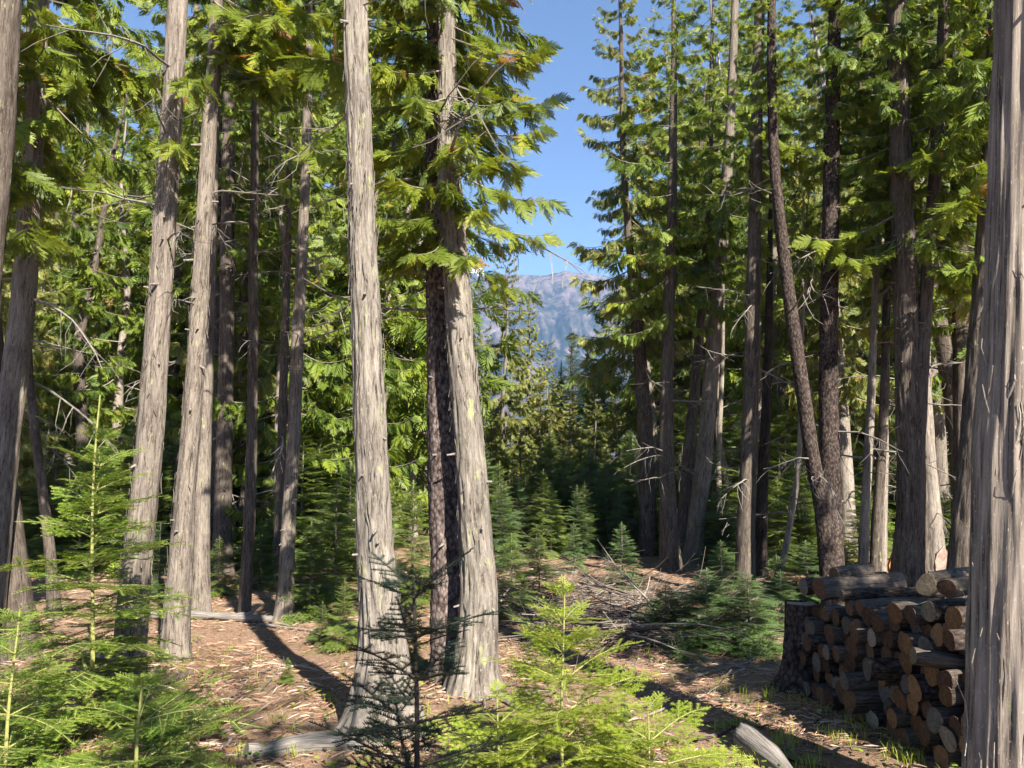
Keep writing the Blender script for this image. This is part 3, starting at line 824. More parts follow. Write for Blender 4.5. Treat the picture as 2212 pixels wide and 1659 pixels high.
tree('right_back', 'cedar_tree', 'dark upright trunk between the slanting trunk and right edge cedar',
     [(2078, 1275, 42), (2080, 1100, 38), (2080, 950, 36), (2076, 700, 34), (2071, 400, 32), (2066, 100, 28)],
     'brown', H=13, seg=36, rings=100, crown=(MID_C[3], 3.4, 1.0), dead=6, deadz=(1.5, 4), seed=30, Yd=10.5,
     branches=ring(4.6, 7.5, 7, (.7, 1.1)))
tree('right_hidden', 'cedar_tree', 'rough shaded trunk peeking out left of the right edge cedar',
     [(2078, 1350, 78), (2084, 1220, 62), (2096, 1050, 56), (2110, 850, 50), (2128, 600, 44), (2145, 300, 36)],
     'brown', H=11, seg=48, rings=120, ridge=.1, flare=.3, crown=(MID_C[1], 5.2, .8), dead=3, deadz=(2, 4), seed=31)
tree('right_white', 'cedar_tree', 'sunlit pale trunk glimpsed behind the thick shaded cedar',
     [(2022, 1245, 42), (2015, 1120, 34), (2004, 980, 30), (1996, 800, 26), (1992, 500, 20)],
     'pale', H=10, seg=32, rings=90, crown=(MID_C[3], 4.6, .8), dead=6, deadz=(1, 4), seed=32)
# pale slim trunks seen between the centre cedar and the pair
for k, (pts, lab) in enumerate([
   ([(869, 1118, 31), (870, 1000, 28), (873, 820, 24), (880, 600, 20), (890, 300, 15)], 'shaded grey trunk between centre cedar and central pair, thickest there'),
   ([(893, 1160, 20), (890, 1020, 18), (886, 880, 16), (884, 700, 14), (882, 400, 11)], 'thin sunlit trunk just right of the shaded grey one in the centre gap'),
   ([(924, 1150, 17), (921, 1000, 15), (918, 850, 14), (912, 650, 12), (905, 380, 10)], 'thin pale trunk touching the dark fir on its left side'),
   ([(842, 1110, 15), (838, 980, 14), (832, 820, 14), (826, 650, 15), (832, 480, 13)], 'pale thin trunk hugging the right side of the centre cedar')]):
    tree('mid%d' % k, 'cedar_tree', lab, pts, ['grey', 'pale', 'pale', 'grey'][k], H=10, seg=24, rings=80, flare=.2,
         crown=(MID_C[k], 4.2, .75), dead=6, deadz=(1.5, 4.5), seed=40 + k, branches=ring(4, 7, 4, (.8, 1.2)))
for k, (pts, lab) in enumerate([
   ([(728, 1120, 15), (730, 900, 13), (735, 600, 11)], 'dark thin trunk deep in the wood left of the centre cedar'),
   ([(744, 1130, 13), (746, 900, 11), (742, 600, 9)], 'dark very thin trunk close to the left side of the centre cedar'),
   ([(700, 1110, 14), (704, 900, 12), (706, 620, 10)], 'dim slim trunk midway between bent grey cedar and centre cedar'),
   ([(247, 1130, 24), (247, 800, 22), (249, 640, 21), (252, 420, 17)], 'pinkish sunlit trunk far behind, left of the leaning pale trunk'),
   ([(115, 1150, 22), (118, 850, 20), (121, 600, 17)], 'dim trunk far behind the left sapling'),
   ([(380, 1160, 14), (384, 900, 12), (388, 650, 10)], 'dim thin trunk seen between the two grey left cedars')]):
    tree('deep%d' % k, 'cedar_tree', lab, pts, ['brown', 'brown', 'brown', 'pale', 'brown', 'brown'][k], H=11, seg=20, rings=60, flare=.2,
         crown=(FAR_C[k % 4], 3.2, .75), dead=4, deadz=(1.5, 4), seed=50 + k)
for k, (pts, lab) in enumerate([
   ([(1560, 1195, 14), (1555, 1100, 12), (1552, 1000, 11), (1560, 800, 9)], 'thin pale stem between the lit leaning cedar and the straight bluish trunk'),
   ([(1598, 1190, 24), (1580, 1090, 21), (1566, 1020, 18), (1552, 940, 16), (1545, 700, 13)], 'bent mottled stem leaning left behind the straight bluish trunk'),
   ([(1630, 1180, 15), (1636, 1000, 13), (1640, 850, 11)], 'narrow pale trunk right behind the straight bluish trunk'),
   ([(1905, 1240, 18), (1908, 1120, 16), (1912, 980, 14)], 'short sunlit stem behind the thin dark trunk at the woodpile'),
   ([(1420, 1150, 20), (1418, 1000, 18), (1405, 860, 16), (1392, 740, 14), (1380, 600, 11)], 'slim second stem close behind the droopy gap cedar'),
   ([(1732, 1190, 16), (1738, 1050, 14), (1742, 900, 12)], 'slim stem half hidden behind the leaning fir')]):
    tree('rdeep%d' % k, 'cedar_tree', lab, pts, ['pale', 'grey', 'pale', 'pale', 'grey', 'grey'][k], H=8.5, seg=20, rings=60, flare=.2,
         crown=(FAR_C[k % 4], 5.2, .28), dead=5, deadz=(1, 3.5), seed=60 + k)

# --- trees of the wood beyond, each with trunk and crown
def simple_trunk(H, r0, seed, bark):
    r = np.random.default_rng(seed)
    P = [(0, 0, -.15)] + [(r.normal(0, .04) * k, r.normal(0, .04) * k, H * k / 5) for k in range(1, 6)]
    return trunk_mesh(P, [r0, r0 * .85, r0 * .7, r0 * .5, r0 * .3, .015], 14, 36, BARK[bark], seed, .06, .25, .3)
STR = [simple_trunk(14, .14, 300 + k, bk) for k, bk in enumerate(('brown', 'grey', 'brown', 'pale'))]
def wood_tree(x, y, sc, z0, cm, label, group, k, name='cedar_tree', dead=3):
    root = empty(name, label, 'tree', (x, y, float(gz(x, y))), group)
    cs = sc * random.uniform(.85, 1.15)
    link('trunk', STR[k % 4], root, (0, 0, 0), None, (sc, sc, (z0 + cs * .9 * (11 if cm in FAR_C else 9)) / 14))
    link('crown', cm, root, (0, 0, z0), Quaternion((0, 0, 1), random.uniform(0, 6.28)), cs)
    for q in range(dead):
        az = random.uniform(0, 6.28)
        link('dead_branch', DEADBR[random.randrange(5)], root, (0, 0, random.uniform(1, max(1.5, z0))), Quaternion((0, 0, 1), az), random.uniform(.8, 1.6))
k = 0
MIX_C = MID_C + YEL_C[:1]
MARKS = [(20, 'the left edge'), (180, 'the tall green sapling'), (310, 'the leaning pale trunk'), (400, 'the second grey cedar'), (480, 'the pair of dark trunks'), (540, 'the slim straight cedar'), (635, 'the bent grey cedar'), (720, 'the thin dark trunks'),
         (800, 'the centre cedar'), (875, 'the pale centre trunks'), (950, 'the dark fir'), (1010, 'the lichen-edged cedar'), (1092, 'the pointed young cedar'), (1190, 'the mountain notch'), (1300, 'the bare pale branch'), (1395, 'the droopy gap cedar'), (1441, 'the dark trunk beside the gap'), (1515, 'the sunlit leaning cedar'),
         (1617, 'the straight bluish trunk'), (1700, 'the thin leaning stem'), (1750, 'the leaning fir'), (1792, 'the thick dark trunk'), (1868, 'the sunlit-footed trunk'), (1968, 'the thick shaded cedar'), (2078, 'the dark upright trunk'), (2160, 'the right edge cedar')]
USED = {}
def where(px, head, tail):
    order = sorted(MARKS, key=lambda m: abs(m[0] - px))
    for m in order[:6]:
        d = px - m[0]
        side = 'straight behind' if abs(d) < 9 else ('just right of' if d > 0 else 'just left of')
        if abs(d) > 45: side = side.replace('just', 'well')
        s_ = '%s %s, %s %s' % (head, tail, side, m[1])
        if s_ not in USED: USED[s_] = 1; return s_
    return s_
def zone(px0, px1, Y0, Y1, n, head, tail, group, z0=(1.4, 3.2), sc=(.8, 1.15), src=FAR_C):
    global k
    for q in range(n):
        f = (q + random.random()) / n
        Yv = Y0 + (Y1 - Y0) * random.random()
        p = at_depth(px0 + (px1 - px0) * f, 900, Yv)
        wood_tree(p.x, Yv, random.uniform(*sc), random.uniform(*z0), src[random.randrange(len(src))], where(px0 + (px1 - px0) * f, head, tail), group, k); k += 1
zone(-60, 780, 13, 17, 9, 'shadowy cedar', 'of the front rank', 'cedars behind the left trunks', (.7, 2.2), src=MIX_C)
zone(-60, 930, 18, 26, 20, 'sun-flecked cedar', 'of the middle rank', 'cedars deep in the left wood', (.3, 1.6), (1.1, 1.65))
zone(-60, 830, 28, 42, 18, 'distant cedar', 'of the back rank', 'cedars at the back of the left wood', (.2, 1.0), (1.3, 1.9))
zone(1820, 2210, 14, 18, 5, 'shadowy cedar', 'of the front rank', 'cedars behind the right trunks', (2.6, 4.6), (1.1, 1.4), src=MIX_C)
zone(1420, 1640, 24, 28, 9, 'sun-flecked cedar', 'of the middle rank', 'cedars deep in the right wood', (.5, 1.6), (1.35, 1.75))
zone(1640, 2210, 19.5, 27, 11, 'sun-flecked cedar', 'of the middle rank', 'cedars deep in the right wood', (.3, 1.6), (1.2, 1.65))
zone(1500, 2210, 29, 42, 15, 'distant cedar', 'of the back rank', 'cedars at the back of the right wood', (.2, 1.0), (1.3, 1.9))

# --- trees in the gap, under the mountain
def gap_tree(px, py_top, Yv, cm, ch, label, name, bark=1, zfrac=.25, wx=1.0):
    p = at_depth(px, 900, Yv); top = at_depth(px, py_top, Yv).z
    root = empty(name, label, 'tree', (p.x, Yv, float(gz(p.x, Yv))))
    sc = top * (1 - zfrac) / ch
    link('trunk', STR[bark], root, (0, 0, 0), None, (.75 * top / 9, .75 * top / 9, top * .97 / 14))
    link('crown', cm, root, (0, 0, top * zfrac), Quaternion((0, 0, 1), px * 1.7), (sc * wx, sc * wx, sc))
YS = YEL_C[1]
gap_tree(1092, 556, 24, YS, 6, 'pointed young cedar standing before the mountain in the gap', 'cedar_tree', 1, .10, .85)
gap_tree(1142, 650, 25.5, YS, 6, 'rusty yellow cedar just right of the pointed young cedar', 'cedar_tree', 1, .1, .75)
gap_tree(1180, 745, 28, YS, 6, 'short brown-tipped cedar at the foot of the mountain notch', 'cedar_tree', 1, .1)
gap_tree(1042, 715, 27, YS, 6, 'yellow-green cedar left of the pointed young cedar', 'cedar_tree', 1, .1)
gap_tree(1238, 712, 40, FIRTALL_C[0], 7, 'blue-green pointed fir below the mountain', 'fir_tree', 0, .1)
gap_tree(1213, 775, 36, FIRTALL_C[1], 7, 'smaller green fir left of the blue-green fir', 'fir_tree', 0, .1)
gap_tree(1270, 735, 33, FIRTALL_C[1], 7, 'loose green fir right of the blue-green fir', 'fir_tree', 0, .1)
gap_tree(1305, 680, 29, YS, 6, 'yellow cedar tucked behind the droopy gap cedar', 'cedar_tree', 1, .1)
gap_tree(1232, 850, 26, YS, 6, 'low golden cedar in the middle of the gap', 'cedar_tree', 1, .05)
gap_tree(1285, 830, 24.5, YS, 6, 'low yellow-green cedar right of the golden cedar', 'cedar_tree', 1, .05)
gap_tree(1190, 900, 22.5, FIRTALL_C[1], 7, 'short light green fir below the brown-tipped cedar', 'fir_tree', 0, .04)
gap_tree(1255, 930, 21, FIRTALL_C[1], 7, 'short green fir below the golden cedar', 'fir_tree', 0, .04)
gap_tree(1165, 820, 25, YS, 6, 'low yellow-green cedar below the short brown-tipped one', 'cedar_tree', 1, .05)
gap_tree(1300, 790, 31, YS, 6, 'golden cedar behind the two low cedars of the gap', 'cedar_tree', 1, .05)
gap_tree(1022, 800, 23, YS, 6, 'low cedar showing beside the lichen-edged trunk', 'cedar_tree', 1, .05)
gap_tree(1215, 960, 19.5, YS, 6, 'short cedar in front of the two short firs of the gap', 'cedar_tree', 1, .03)
gap_tree(1330, 850, 21, YS, 6, 'low green cedar below the droopy gap cedar', 'cedar_tree', 1, .05)
gap_tree(1060, 880, 20.5, YS, 6, 'low cedar below the pointed young cedar', 'cedar_tree', 1, .05)
gap_tree(1125, 910, 21, FIRTALL_C[1], 7, 'short pale green fir between two low cedars', 'fir_tree', 0, .04)
gap_tree(1195, 800, 46, FIRTALL_C[0], 7, 'far dark fir in the notch under the mountain', 'fir_tree', 0, .1)
zone(1000, 1400, 45, 70, 10, 'far low conifer', 'under the mountain', 'far conifers in the gap', (.3, .8), (.42, .6))
# ------------------------------------------------------------------ saplings close to the camera
def stem_mesh(H, r0, mat, seed, bare=.0, leaf=None):
    r = np.random.default_rng(seed); mb = MB()
    s = np.linspace(0, 1, 12)
    P = np.stack([.012 * np.sin(s * 5 + seed) * H, .012 * np.cos(s * 4 + seed) * H - .012 * H * math.cos(seed), s * (H + .1) - .1], 1)
    tube(mb, P, r0 * (1 - .8 * s) + .001, 8, m=0)
    if leaf: needles(mb, P[-3], P[-1], (1, 0, 0), r, .006, .022, .0035, .7, .95, 0)
    if leaf: needles(mb, P[-3], P[-1], (0, 1, 0), r, .006, .022, .0035, .7, .95, 0)
    me = mb.mesh('stem', [mat] + ([leaf] if leaf else []), True)
    return me
def stem_leaf(H, r0, mat, leaf, seed):
    mb = MB(); r = np.random.default_rng(seed); s = np.linspace(0, 1, 12)
    P = np.stack([.010 * np.sin(s * 5 + seed) * H, .010 * np.sin(s * 4 + seed) * H, s * (H + .1) - .1], 1)
    tube(mb, P, r0 * (1 - .82 * s) + .0012, 8, m=1)
    for k in (9, 10):
        for up in ((1, 0, 0), (0, 1, 0)): needles(mb, P[k], P[k + 1], up, r, .007, .016, .0035, .75, .98, .4)
    return mb.mesh('stem', [leaf, mat], True)
def sapling(name, label, loc, H, spread, protos, leafk, whorls, per, seed, r0=.012, el=(-12, 48), top_gap=.16, stem_mat=M_GTWIG, inter=2, sparse=1.0, lmin=.2):
    r = np.random.default_rng(seed)
    root = empty(name, label, 'sapling', loc)
    link('stem', stem_leaf(H, r0, stem_mat, LEAF[leafk], seed), root)
    for wv in range(whorls):
        t = (wv + .0) / max(1, whorls - 1)                # 0 top .. 1 bottom
        z = H * (1 - top_gap) * (1 - t) ** .92 + .06
        L = spread * (lmin + (1 - lmin) * t ** .85)
        a0 = r.uniform(0, 6.28)
        for q in range(per + (inter if wv else 0)):
            if r.random() > sparse: continue
            extra = q >= per
            az = a0 + q * 6.283 / per + r.normal(0, .25)
            e = R(el[1] + (el[0] - el[1]) * t ** .6 + r.normal(0, 6))
            l = L * r.uniform(.75, 1.15) * (.55 if extra else 1)
            zz = z - (r.uniform(.03, .12) * H / 2 if extra else 0)
            if zz < .05: zz = .05 + .05 * r.random()
            qt = Quaternion((0, 0, 1), az) @ Quaternion((0, 1, 0), -e) @ Quaternion((1, 0, 0), r.normal(0, .15))
            link('branch', protos[r.integers(len(protos))], root, (0, 0, zz), qt, l / .6)
    return root
def gp(px, Yv):
    p = at_depth(px, 1600, Yv); return (p.x, Yv, float(gz(p.x, Yv)))
sapling('fir_sapling', 'tall bright green fir sapling at the left in front of the pale leaning trunk', gp(182, 5.1), 2.22, 1.0, FIRBR_G, 'fir', 12, 5, 1, .016, (-8, 40), .17)
sapling('fir_sapling', 'low spreading fir sapling in the bottom left corner', gp(300, 3.95), .66, .85, FIRBR_G, 'fir', 4, 5, 2, .014, (2, 30), .15)
sapling('fir_sapling', 'small fir sapling at the left edge below the tall green one', gp(20, 4.2), .95, .7, FIRBR_G, 'fir', 6, 4, 9, .012, (-4, 35), .15)
sapling('fir_sapling', 'yellow-green sunlit fir sapling right of the dark one in front', gp(1217, 4.3), 1.12, .74, FIRBR, 'firbright', 7, 5, 3, .010, (4, 40), .15, inter=1)
sapling('fir_sapling', 'low yellow-green fir beside the sunlit sapling, reaching toward the path', gp(1400, 4.0), .5, .7, FIRBR, 'firbright', 4, 4, 4, .009, (8, 30), .15, inter=1)
sapling('fir_sapling', 'small yellow-green fir between the dark sapling and the sunlit one', gp(1075, 4.15), .55, .6, FIRBR, 'firbright', 4, 4, 12, .009, (6, 35), .15, inter=1)
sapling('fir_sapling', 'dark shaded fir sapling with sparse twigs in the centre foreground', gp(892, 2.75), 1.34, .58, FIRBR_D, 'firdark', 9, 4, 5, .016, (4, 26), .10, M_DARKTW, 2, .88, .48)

# ------------------------------------------------------------------ young firs on the clearing and under the wood
def young_fir(px, py, hpx, kind, label, group=None, wide=1.0):
    g = ground(px, py); top = at_depth(px, py - hpx, g.y)
    h = max(.15, top.z - g.z)
    root = empty('young_fir', label, 'young fir', g, group)
    o = link('crown', FIR_C[kind], root, (0, 0, .02), Quaternion((0, 0, 1), random.uniform(0, 6.28)), (h / 2 * wide, h / 2 * wide, h / 2))
    st = MB(); tube(st, [(0, 0, -.1), (0, 0, h * .3), (0, 0, h * .8)], [.014 * h, .011 * h, .004 * h], 6)
    link('stem', st.mesh('stem', [M_TWIG], True), root)
SZ = lambda v: 'knee-high' if v < 130 else 'waist-high' if v < 190 else 'shoulder-high' if v < 245 else 'head-high'
YF = [
 (668, 1335, 205, 0, 'bushy young fir right of the bent grey cedar'), (722, 1300, 260, 0, 'taller young fir between bent cedar and centre cedar'),
 (742, 1405, 150, 1, 'low young fir against the left side of the centre cedar'), (695, 1392, 90, 1, 'small bright fir on the clearing left of the centre cedar'),
 (765, 1260, 190, 0, 'young fir behind the left edge of the centre cedar'), (470, 1290, 130, 1, 'small fir between the mottled trunk and the slim straight cedar'),
 (560, 1270, 150, 0, 'dark little fir between the slim and the bent cedar'), (340, 1290, 160, 2, 'shaded young fir behind the leaning pale trunk'),
 (890, 1300, 260, 1, 'young fir in the gap between centre cedar and dark fir'), (875, 1420, 110, 1, 'small lit fir at the right foot of centre cedar'),
 (1105, 1345, 190, 0, 'young fir just right of the central pair'), (1165, 1300, 150, 0, 'lit young fir at the near edge of the brush pile'),
 (1085, 1220, 170, 2, 'blue-green young fir behind the central pair'), (1345, 1270, 140, 2, 'dark young fir behind the bare grey branch'),
 (1440, 1385, 120, 2, 'shaded young fir at the right end of the brush pile'), (1530, 1400, 170, 2, 'wide shaded fir in front of the lit leaning cedar'),
 (1620, 1410, 170, 2, 'dark spreading fir left of the stump'), (1690, 1365, 130, 3, 'dark low fir right behind the stump'),
 (1560, 1300, 130, 3, 'small dark fir left of the straight bluish trunk'), (1680, 1290, 90, 2, 'tiny dark fir by the thin leaning stem'),
 (1745, 1300, 130, 2, 'dark young fir left of the thick dark trunk'), (1830, 1290, 110, 2, 'dark young fir right of the thick dark trunk'),
 (1905, 1350, 80, 2, 'small dark fir left of the thick shaded cedar foot'), (2030, 1330, 90, 2, 'low dark fir between thick cedar and rough shaded trunk'),
 (1350, 1560, 60, 1, 'tiny fir seedling behind the sunlit sapling'), (620, 1480, 55, 1, 'tiny fir seedling on the sunny litter'),
 (1470, 1430, 60, 3, 'tiny dark fir seedling beside the brush pile'), (1240, 1240, 110, 3, 'low dark fir behind the brush pile'),
]
for px, py, h, kd, lb in YF: young_fir(px, py, h, kd, lb, wide=random.uniform(1.0, 1.4) * (1.75 if 1400 < px < 1760 and h > 80 else 1))
for q in range(56):
    px = random.uniform(1040, 1420); py = random.uniform(1122, 1205)
    young_fir(px, py, (hh := random.uniform(100, 235)), (kd := random.choice((0, 0, 2, 3))), where(px, SZ(hh) + (' bluish fir' if kd > 1 else ' green fir'), ('%s thicket' % ('fronting' if py > 1172 else 'inside' if py > 1148 else 'behind'))), 'young firs of the thicket')
for q in range(125):
    px = random.choice((random.uniform(-40, 780), random.uniform(-40, 780), random.uniform(1450, 2120)))
    py = random.uniform(1130, 1238)
    young_fir(px, py, (hh := random.uniform(110, 300)), (kd := random.choice((0, 1, 0, 2))), where(px, SZ(hh) + (' bluish fir' if kd > 1 else ' green fir'), ('%s the wood' % ('edging' if py > 1185 else 'just inside' if py > 1155 else 'deep in'))), 'young firs under the trees', 1.3)

# ------------------------------------------------------------------ brush pile, fallen wood
br = MB(); rs = np.random.default_rng(91)
for q in range(500):
    px = rs.uniform(1062, 1560); base = np.interp(px, [1060, 1200, 1350, 1500, 1560], [1330, 1380, 1420, 1420, 1370]); 
    p = ground(px, base - abs(rs.normal(0, 55)) - 6)
    hgt = .20 * math.exp(-((px - 1330) / 170) ** 2) + .06
    z = p.z + rs.uniform(0, hgt)
    L = rs.uniform(.3, 1.5); az = rs.normal(0.2, .8) + (math.pi if rs.random() < .5 else 0)
    pts = wander((p.x, p.y, z), (math.cos(az), math.sin(az) * .8, rs.normal(0, .12)), L, 6, .12, rs)
    pts[:, 2] = np.maximum(pts[:, 2], gz(pts[:, 0], pts[:, 1]) + .005)
    th = rs.choice([.004, .006, .009, .014, .022], p=[.3, .3, .22, .13, .05])
    tube(br, pts, np.linspace(th, th * .4, 6), 4, c=rs.random())
    for s_ in range(rs.integers(1, 5)):
        kk = rs.integers(1, 5); d = pts[kk + 1] - pts[kk] + rs.normal(0, .12, 3)
        tube(br, wander(pts[kk], d, L * rs.uniform(.15, .4), 4, .15, rs), np.linspace(th * .5, .0015, 4), 3, c=rs.random())
def stick_mat():
    m, n, b = new_mat('dead sticks'); a = N(n, 'ShaderNodeAttribute', attribute_name='tint')
    n.links.new(ramp(n, a.outputs['Fac'], [(0, (.035, .026, .02)), (.4, (.085, .066, .054)), (.75, (.125, .105, .088)), (1, (.25, .22, .19))]), b.inputs['Base Color']); return m
M_STICK = stick_mat()
bo = link('brush_pile', br.mesh('brush_pile', [M_STICK])); tag(bo, 'tangled pile of dead grey branches across the clearing', 'brush pile', kind='stuff')

def bent_stick(name, label, cat, pix, r0, r1, twigs, seed, mat, lift=.0, seg=6, Yd=None, parent_name=None):
    """pix: photo points; first lies on the ground, the others share its distance unless they carry one"""
    r = np.random.default_rng(seed); g = ground(*pix[0][:2])
    P = []
    for q in pix:
        if len(q) == 3 and q[2] == 'g': p = ground(q[0], q[1]); p.z += lift
        else: p = at_depth(q[0], q[1], q[2] if len(q) == 3 else g.y)
        P.append(np.array(p) - np.array(g))
    P = crspline(P, 14); P[0, 2] += r0 * .3
    mb = MB(); rad = np.linspace(r0, r1, 14) * (1 + .12 * r.normal(0, 1, 14)); tube(mb, P, rad, seg, cap=True)
    for q in range(twigs):
        kk = r.integers(3, 13); d = P[kk] - P[kk - 1]; d /= np.linalg.norm(d)
        sp = np.array([d[2], 0, -d[0]]) * r.choice([-1, 1]) + np.array([0, r.normal(0, .5), 0])
        L = np.linalg.norm(P[-1] - P[0]) * r.uniform(.12, .38)
        b_ = wander(P[kk], d * 1.0 + sp * .8, L, 6, .12, r); tube(mb, b_, np.linspace(rad[kk] * .55, .0015, 6), 4)
        for z_ in range(3):
            k2 = r.integers(1, 5); tube(mb, wander(b_[k2], (b_[k2] - b_[k2 - 1]) / L * 4 + r.normal(0, .5, 3), L * .35, 4, .15, r), np.linspace(.003, .001, 4), 3)
    o = link(name, mb.mesh(name, [mat], True), None, g); return tag(o, label, cat)
bent_stick('dead_branch', 'bare pale branch rising out of the brush pile', 'branch', [(1432, 1350), (1418, 1322), (1395, 1290), (1365, 1262), (1335, 1228), (1290, 1165)], .016, .004, 12, 1, M_DEAD)
bent_stick('dead_branch', 'second bare branch lying low left of the pale one', 'branch', [(1420, 1335), (1370, 1300), (1300, 1275), (1255, 1262)], .010, .003, 8, 2, M_DEAD)
bent_stick('fallen_log', 'long pale fallen log lying behind the grey left cedars', 'log', [(322, 1340, 'g'), (420, 1338, 'g'), (520, 1343, 'g'), (590, 1348, 'g')], .055, .04, 2, 3, M_WOOD, .05, 10)
bent_stick('fallen_branch', 'slim grey branch on the ground by the bent cedar', 'branch', [(560, 1352, 'g'), (640, 1362, 'g'), (690, 1368, 'g')], .015, .006, 3, 4, M_DEAD, .02)
bent_stick('fallen_branch', 'short dark stick on the litter near the second left cedar', 'branch', [(345, 1482, 'g'), (380, 1474, 'g'), (412, 1462, 'g')], .022, .03, 0, 5, plain('dark stick', [(.3, (.04, .03, .025)), (.7, (.12, .09, .07))], 25), .03, 8)
bent_stick('fallen_log', 'weathered pale log in front of the centre cedar roots', 'log', [(530, 1640, 'g'), (620, 1622, 'g'), (700, 1612, 'g'), (790, 1616, 'g')], .05, .065, 0, 6, M_WOOD, .02, 12)
bent_stick('fallen_branch', 'crooked grey branch on the shaded ground beside the stump', 'branch', [(1480, 1475, 'g'), (1550, 1455, 'g'), (1610, 1440, 'g'), (1640, 1420, 'g')], .014, .005, 5, 7, M_DEAD, .03)
bent_stick('fallen_branch', 'straight pale branch lying across the path', 'branch', [(1380, 1560, 'g'), (1480, 1520, 'g'), (1600, 1490, 'g')], .012, .006, 3, 8, M_DEAD, .02)
bent_stick('fallen_branch', 'thin branch on the litter below the bent cedar shadow', 'branch', [(560, 1500, 'g'), (600, 1455, 'g'), (615, 1420, 'g')], .008, .003, 2, 9, M_DEAD, .02)
bent_stick('fallen_branch', 'curved white root-like branch at the foot of the central pair', 'branch', [(1030, 1520, 'g'), (1070, 1510, 'g'), (1110, 1530, 'g'), (1150, 1545, 'g')], .022, .01, 2, 10, M_WOOD, .02, 8)
def chunk(name, label, cat, px0, px1, r0, seed, mat, stretch):
    a = ground(*px0); c = ground(*px1); mb = MB(); r = np.random.default_rng(seed)
    L = (c - a).length; s = np.linspace(0, 1, 18); seg = 28
    A, SS = np.meshgrid(np.linspace(0, 2 * np.pi, seg + 1), s); u = A / 6.2832
    rr = r0 * (1 + .5 * (vnoise(u * 4, SS * 2, seed, 4) - .5) + .38 * np.abs(vnoise(u * 14, SS * 1.6, seed + 1, 14) - .5)) * (1 - .72 * SS ** 1.7) * np.where(SS == 0, .3, 1)
    xo = SS * L + (vnoise(u * 12, SS * 0, seed + 2, 12) - .5) * .16 * (1 - SS) * (SS < .3)
    V = np.stack([xo, np.cos(A) * rr, np.sin(A) * rr * stretch + r0 * .55 * (1 - .6 * SS)], -1).reshape(-1, 3)
    i, j = np.meshgrid(np.arange(17), np.arange(seg), indexing='ij'); b_ = i * (seg + 1) + j
    UV = np.stack([u * r0 * 6.28, SS * L], -1).reshape(-1, 2)
    mb.add(V, q=np.stack([b_, b_ + 1, b_ + seg + 2, b_ + seg + 1], -1).reshape(-1, 4), uv=UV)
    o = link(name, mb.mesh(name, [mat], True), None, a, Quaternion((0, 0, 1), math.atan2(c.y - a.y, c.x - a.x)))
    return tag(o, label, cat)
chunk('rotten_log', 'weathered grey splintered log end at the bottom near the path', 'log', (1612, 1618), (1720, 1690), .085, 3, M_WOOD, 1.1)
chunk('rotten_log', 'dim broken log lying behind the foot of the leaning pale trunk', 'log', (190, 1432), (262, 1420), .07, 4, M_WOOD, .8)

# ------------------------------------------------------------------ stump and woodpile
def end_mat(name, a, b_, c):
    m, n, b = new_mat(name); tc = n.nodes.new('ShaderNodeTexCoord'); o = tc.outputs['UV']
    ln = N(n, 'ShaderNodeVectorMath', operation='LENGTH'); n.links.new(o, ln.inputs[0])
    nz = noise(n, o, 9, 4, .6)
    f = math_(n, 'SINE', math_(n, 'MULTIPLY', math_(n, 'ADD', ln.outputs['Value'], math_(n, 'MULTIPLY', nz, .12)), 62))
    f = math_(n, 'ADD', math_(n, 'MULTIPLY', f, .16), noise(n, o, 2.4, 5, .7))
    gt = n.nodes.new('ShaderNodeTexGradient'); gt.gradient_type = 'RADIAL'; n.links.new(o, gt.inputs[0])
    cb = n.nodes.new('ShaderNodeCombineXYZ'); n.links.new(gt.outputs['Fac'], cb.inputs[0])
    oi = n.nodes.new('ShaderNodeObjectInfo'); n.links.new(math_(n, 'MULTIPLY', oi.outputs['Random'], 50.0), cb.inputs[1]); n.links.new(math_(n, 'MULTIPLY', nz, .05), cb.inputs[2])
    ck = ramp(n, noise(n, cb.outputs[0], 26, 1, .5), [(.68, (0, 0, 0)), (.74, (1, 1, 1))])
    f = math_(n, 'SUBTRACT', f, math_(n, 'MULTIPLY', ck, .45))
    f = math_(n, 'ADD', f, math_(n, 'MULTIPLY', math_(n, 'SUBTRACT', oi.outputs['Random'], .5), .3))
    n.links.new(ramp(n, f, [(.25, a), (.5, b_), (.75, c)]), b.inputs['Base Color']); bump(n, b, f, .5, .006); return m
E_BROWN = end_mat('brown sawn end', (.025, .014, .009), (.08, .042, .024), (.16, .09, .05))
E_GREY = end_mat('grey sawn end', (.03, .025, .022), (.085, .07, .06), (.18, .155, .13))
E_ORANGE = end_mat('orange sawn end', (.06, .03, .012), (.16, .078, .032), (.26, .145, .07))
E_PALE = end_mat('pale sawn end', (.09, .065, .045), (.19, .145, .10), (.32, .26, .19))
